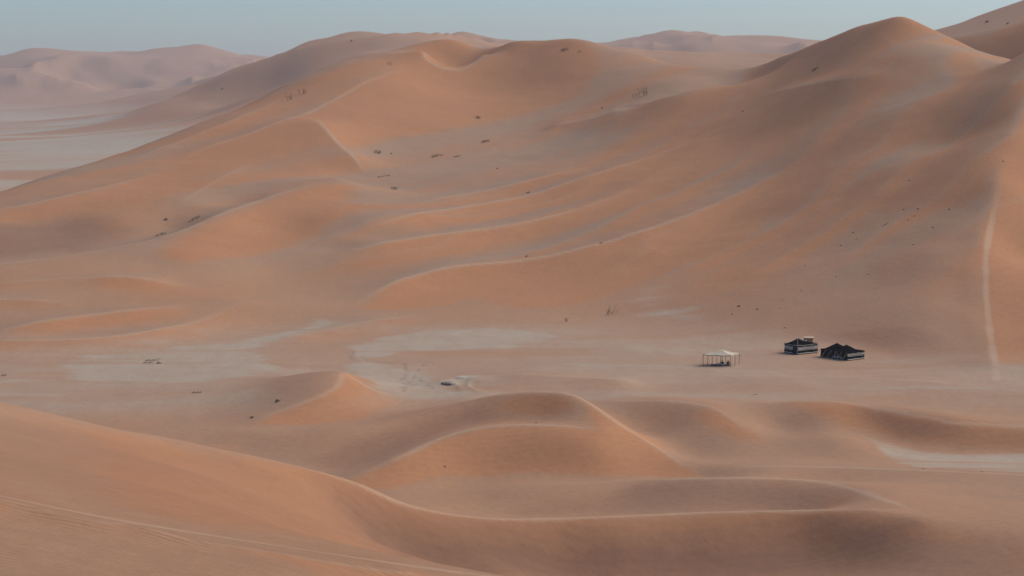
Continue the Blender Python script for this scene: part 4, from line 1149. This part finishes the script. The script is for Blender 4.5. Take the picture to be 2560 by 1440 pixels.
scrub('desert_shrub', 1502, 608, 9, 5, 'small tuft farther right on the crest of the lowest banded ridge', 'tuft', G1)
scrub('desert_shrub', 2037, 175, 18, 8, 'dark shrub alone on the left flank below the highest right summit', 'tuft', G1)
scrub('desert_shrub', 1505, 271, 6, 4, 'dot of scrub left of the tallest bush on the saddle', 'tuft', G1)
scrub('desert_shrub', 1858, 279, 6, 4, 'speck of scrub below the pale line on the right summit flank', 'tuft', G1)
G2 = 'scrub dotted over the great right slope'
for k, (u, v, w, h) in enumerate([(2273, 452, 5, 4), (2508, 404, 6, 5), (2133, 582, 8, 6), (2295, 523, 11, 5), (2259, 524, 6, 4), (2286, 541, 9, 4), (2270, 550, 5, 4), (2373, 524, 8, 6), (2332, 570, 7, 6),
                                  (2283, 612, 6, 4), (2141, 597, 8, 3), (2102, 614, 6, 5), (2090, 692, 5, 4), (2170, 686, 6, 4), (2012, 664, 7, 3), (2004, 726, 5, 4), (1956, 751, 7, 3), (1948, 771, 6, 3),
                                  (1830, 786, 5, 4), (1962, 820, 8, 5)]):
    w, h = w * 0.8, h * 0.8
    if v < 630:
        scrub('desert_shrub', u, v, w, h, 'tiny scrub tuft in the upper scatter of specks on the great right slope', 'tuft', G2)
    else:
        scrub('desert_shrub', u, v, w, h, 'tiny scrub tuft in the lower scatter of specks between the right slope and camp', 'tuft', 'scrub scattered above the camp')
scrub('desert_shrub', 2213, 562, 15, 6, 'largest streak of scrub among the specks on the great right slope', 'slanted', G2)
scrub('desert_shrub', 1847, 766, 11, 5, 'flat scrub at the foot of the right slope, up and left of the closed tent', 'tuft', G2)
scrub('desert_shrub', 1893, 774, 7, 5, 'dark tuft on the slope foot right of the flat scrub, above the canopy', 'tuft', G2)
G3 = 'plants on the valley floor'
scrub('desert_shrub', 1528, 787, 24, 22, 'bare stick-like shrub with two leaning stems where the pale floor meets the dune', 'upright', G3)
scrub('desert_shrub', 1417, 805, 9, 14, 'single thin stick plant on the floor left of the bare two-stemmed shrub', 'upright', G3)
scrub('desert_shrub', 693, 1005, 15, 12, 'round dark tuft on the left flank of the small orange-faced dune', 'tuft', G3)
scrub('desert_shrub', 630, 1045, 11, 9, 'smaller spiky tuft by the lower left tip of the small orange-faced dune', 'tuft', G3)
scrub('desert_shrub', 1112, 1167, 8, 6, 'single dark tuft on the orange face of the central mound', 'tuft', G3)
scrub('desert_shrub', 1340, 1058, 9, 4, 'faint twig patch at the brink of the central mound', 'tuft', G3)
scrub('desert_shrub', 2308, 1172, 6, 4, 'speck of scrub at the edge of the grey pocket, lower right', 'tuft', G3)
scrub('desert_shrub', 2454, 1180, 6, 4, 'speck of scrub on the ridge right of the grey pocket edge', 'tuft', G3)
scrub('desert_shrub', 1888, 987, 16, 4, 'flat strip of dead scrub on the floor below the tents', 'slanted', G3)
G4 = 'shrubs on the far dunes'
scrub('desert_shrub', 555, 223, 7, 5, 'dark speck of scrub on the far pink dune at left', 'tuft', G4, rmin=1000)
scrub('desert_shrub', 878, 103, 8, 6, 'speck of scrub on the far pink dune under its top', 'tuft', G4, rmin=1000)
scrub('desert_shrub', 2467, 56, 10, 7, 'left speck of scrub on the grey hill at the top right corner', 'tuft', G4, rmin=900)
scrub('desert_shrub', 2519, 60, 9, 6, 'right speck of scrub on the grey hill at the top right corner', 'tuft', G4, rmin=900)

# ------------------------------------------------------------------ dead wood and rocks on the floor
def dead_branch(u, v, lpx, label, seed, ang=0.15):
    c = spot(u, v); rnd = random.Random(seed); l = lpx * math.hypot(c.x, c.y) / FPX
    bm = bmesh.new()
    P = []
    for k in range(7):
        f_ = k / 6 - 0.5
        P.append(Vector((f_ * l, f_ * l * ang + rnd.uniform(-0.06, 0.06) * l, 0.05 + 0.10 * abs(math.sin(k * 1.7)) + 0.05)))
    polytube(bm, P, [0.04, 0.045, 0.04, 0.035, 0.03, 0.022, 0.014], 6)
    for k in (1, 3, 4, 5):
        a = rnd.uniform(-0.9, 0.9)
        q = P[k] + Vector((rnd.uniform(0.2, 0.4) * l * 0.6, math.sin(a) * 0.4, 0.16 + rnd.random() * 0.2))
        polytube(bm, [P[k], P[k].lerp(q, 0.5) + Vector((0, 0, 0.04)), q], [0.04, 0.03, 0.015], 5)
    o = obj('dead_branch', bm, M_DRY, None); o.location = (c.x, c.y, c.z - 0.02)
    return tag(o, label, 'branch', 'dead wood on the pale flat')
dead_branch(380, 903, 34, 'upper dead branch lying on the pale flat at left', 4, 0.05)
dead_branch(370, 909, 26, 'lower, shorter dead branch lying on the pale flat at left', 5, -0.1)
dead_branch(492, 984, 26, 'half-buried dead branch on the floor left of the small orange-faced dune', 9, 0.1)
dead_branch(10, 941, 14, 'short dead branch at the far left edge of the valley floor', 12, 0.1)
def rock(name, u, v, sx, sy, sz, label, seed, m, cat='rock', group=None, sink=0.3):
    c = spot(u, v); rnd = random.Random(seed)
    bm = bmesh.new(); bmesh.ops.create_icosphere(bm, subdivisions=3, radius=1.0)
    for vtx in bm.verts:
        p = vtx.co.copy()
        k = 1 + 0.30 * (vnoise(np.array([p.x * 2.1 + seed]), np.array([p.y * 2.1 + p.z * 1.7]))[0]) + 0.22 * vnoise(np.array([p.x * 5 + seed * 3]), np.array([p.z * 5 - p.y * 3]))[0]
        z = round(p.z * 4) / 4 * 0.5 + p.z * 0.5
        vtx.co = (p.x * sx * k, p.y * sy * k, (z + 1 - 2 * sink) * sz * k)
    o = obj(name, bm, m, None); o.location = c; o.rotation_euler = (0, 0, rnd.uniform(-0.4, 0.4))
    return tag(o, label, cat, group)
rock('rock', 398, 909, 0.38, 0.30, 0.22, 'dark stone at the right end of the dead branches on the pale flat', 3, M_ROCK)
rock('rock_outcrop', 1120, 960, 1.2, 0.7, 0.32, 'grey crumbling rock face on the left side of the small pale mound', 21, M_ROCK, 'rock', None, 0.42)
rock('rock_slab', 1152, 944, 1.1, 0.6, 0.10, 'flat pale slab capping the small mound on the floor', 22, M_PALEROCK, 'rock', None, 0.3)
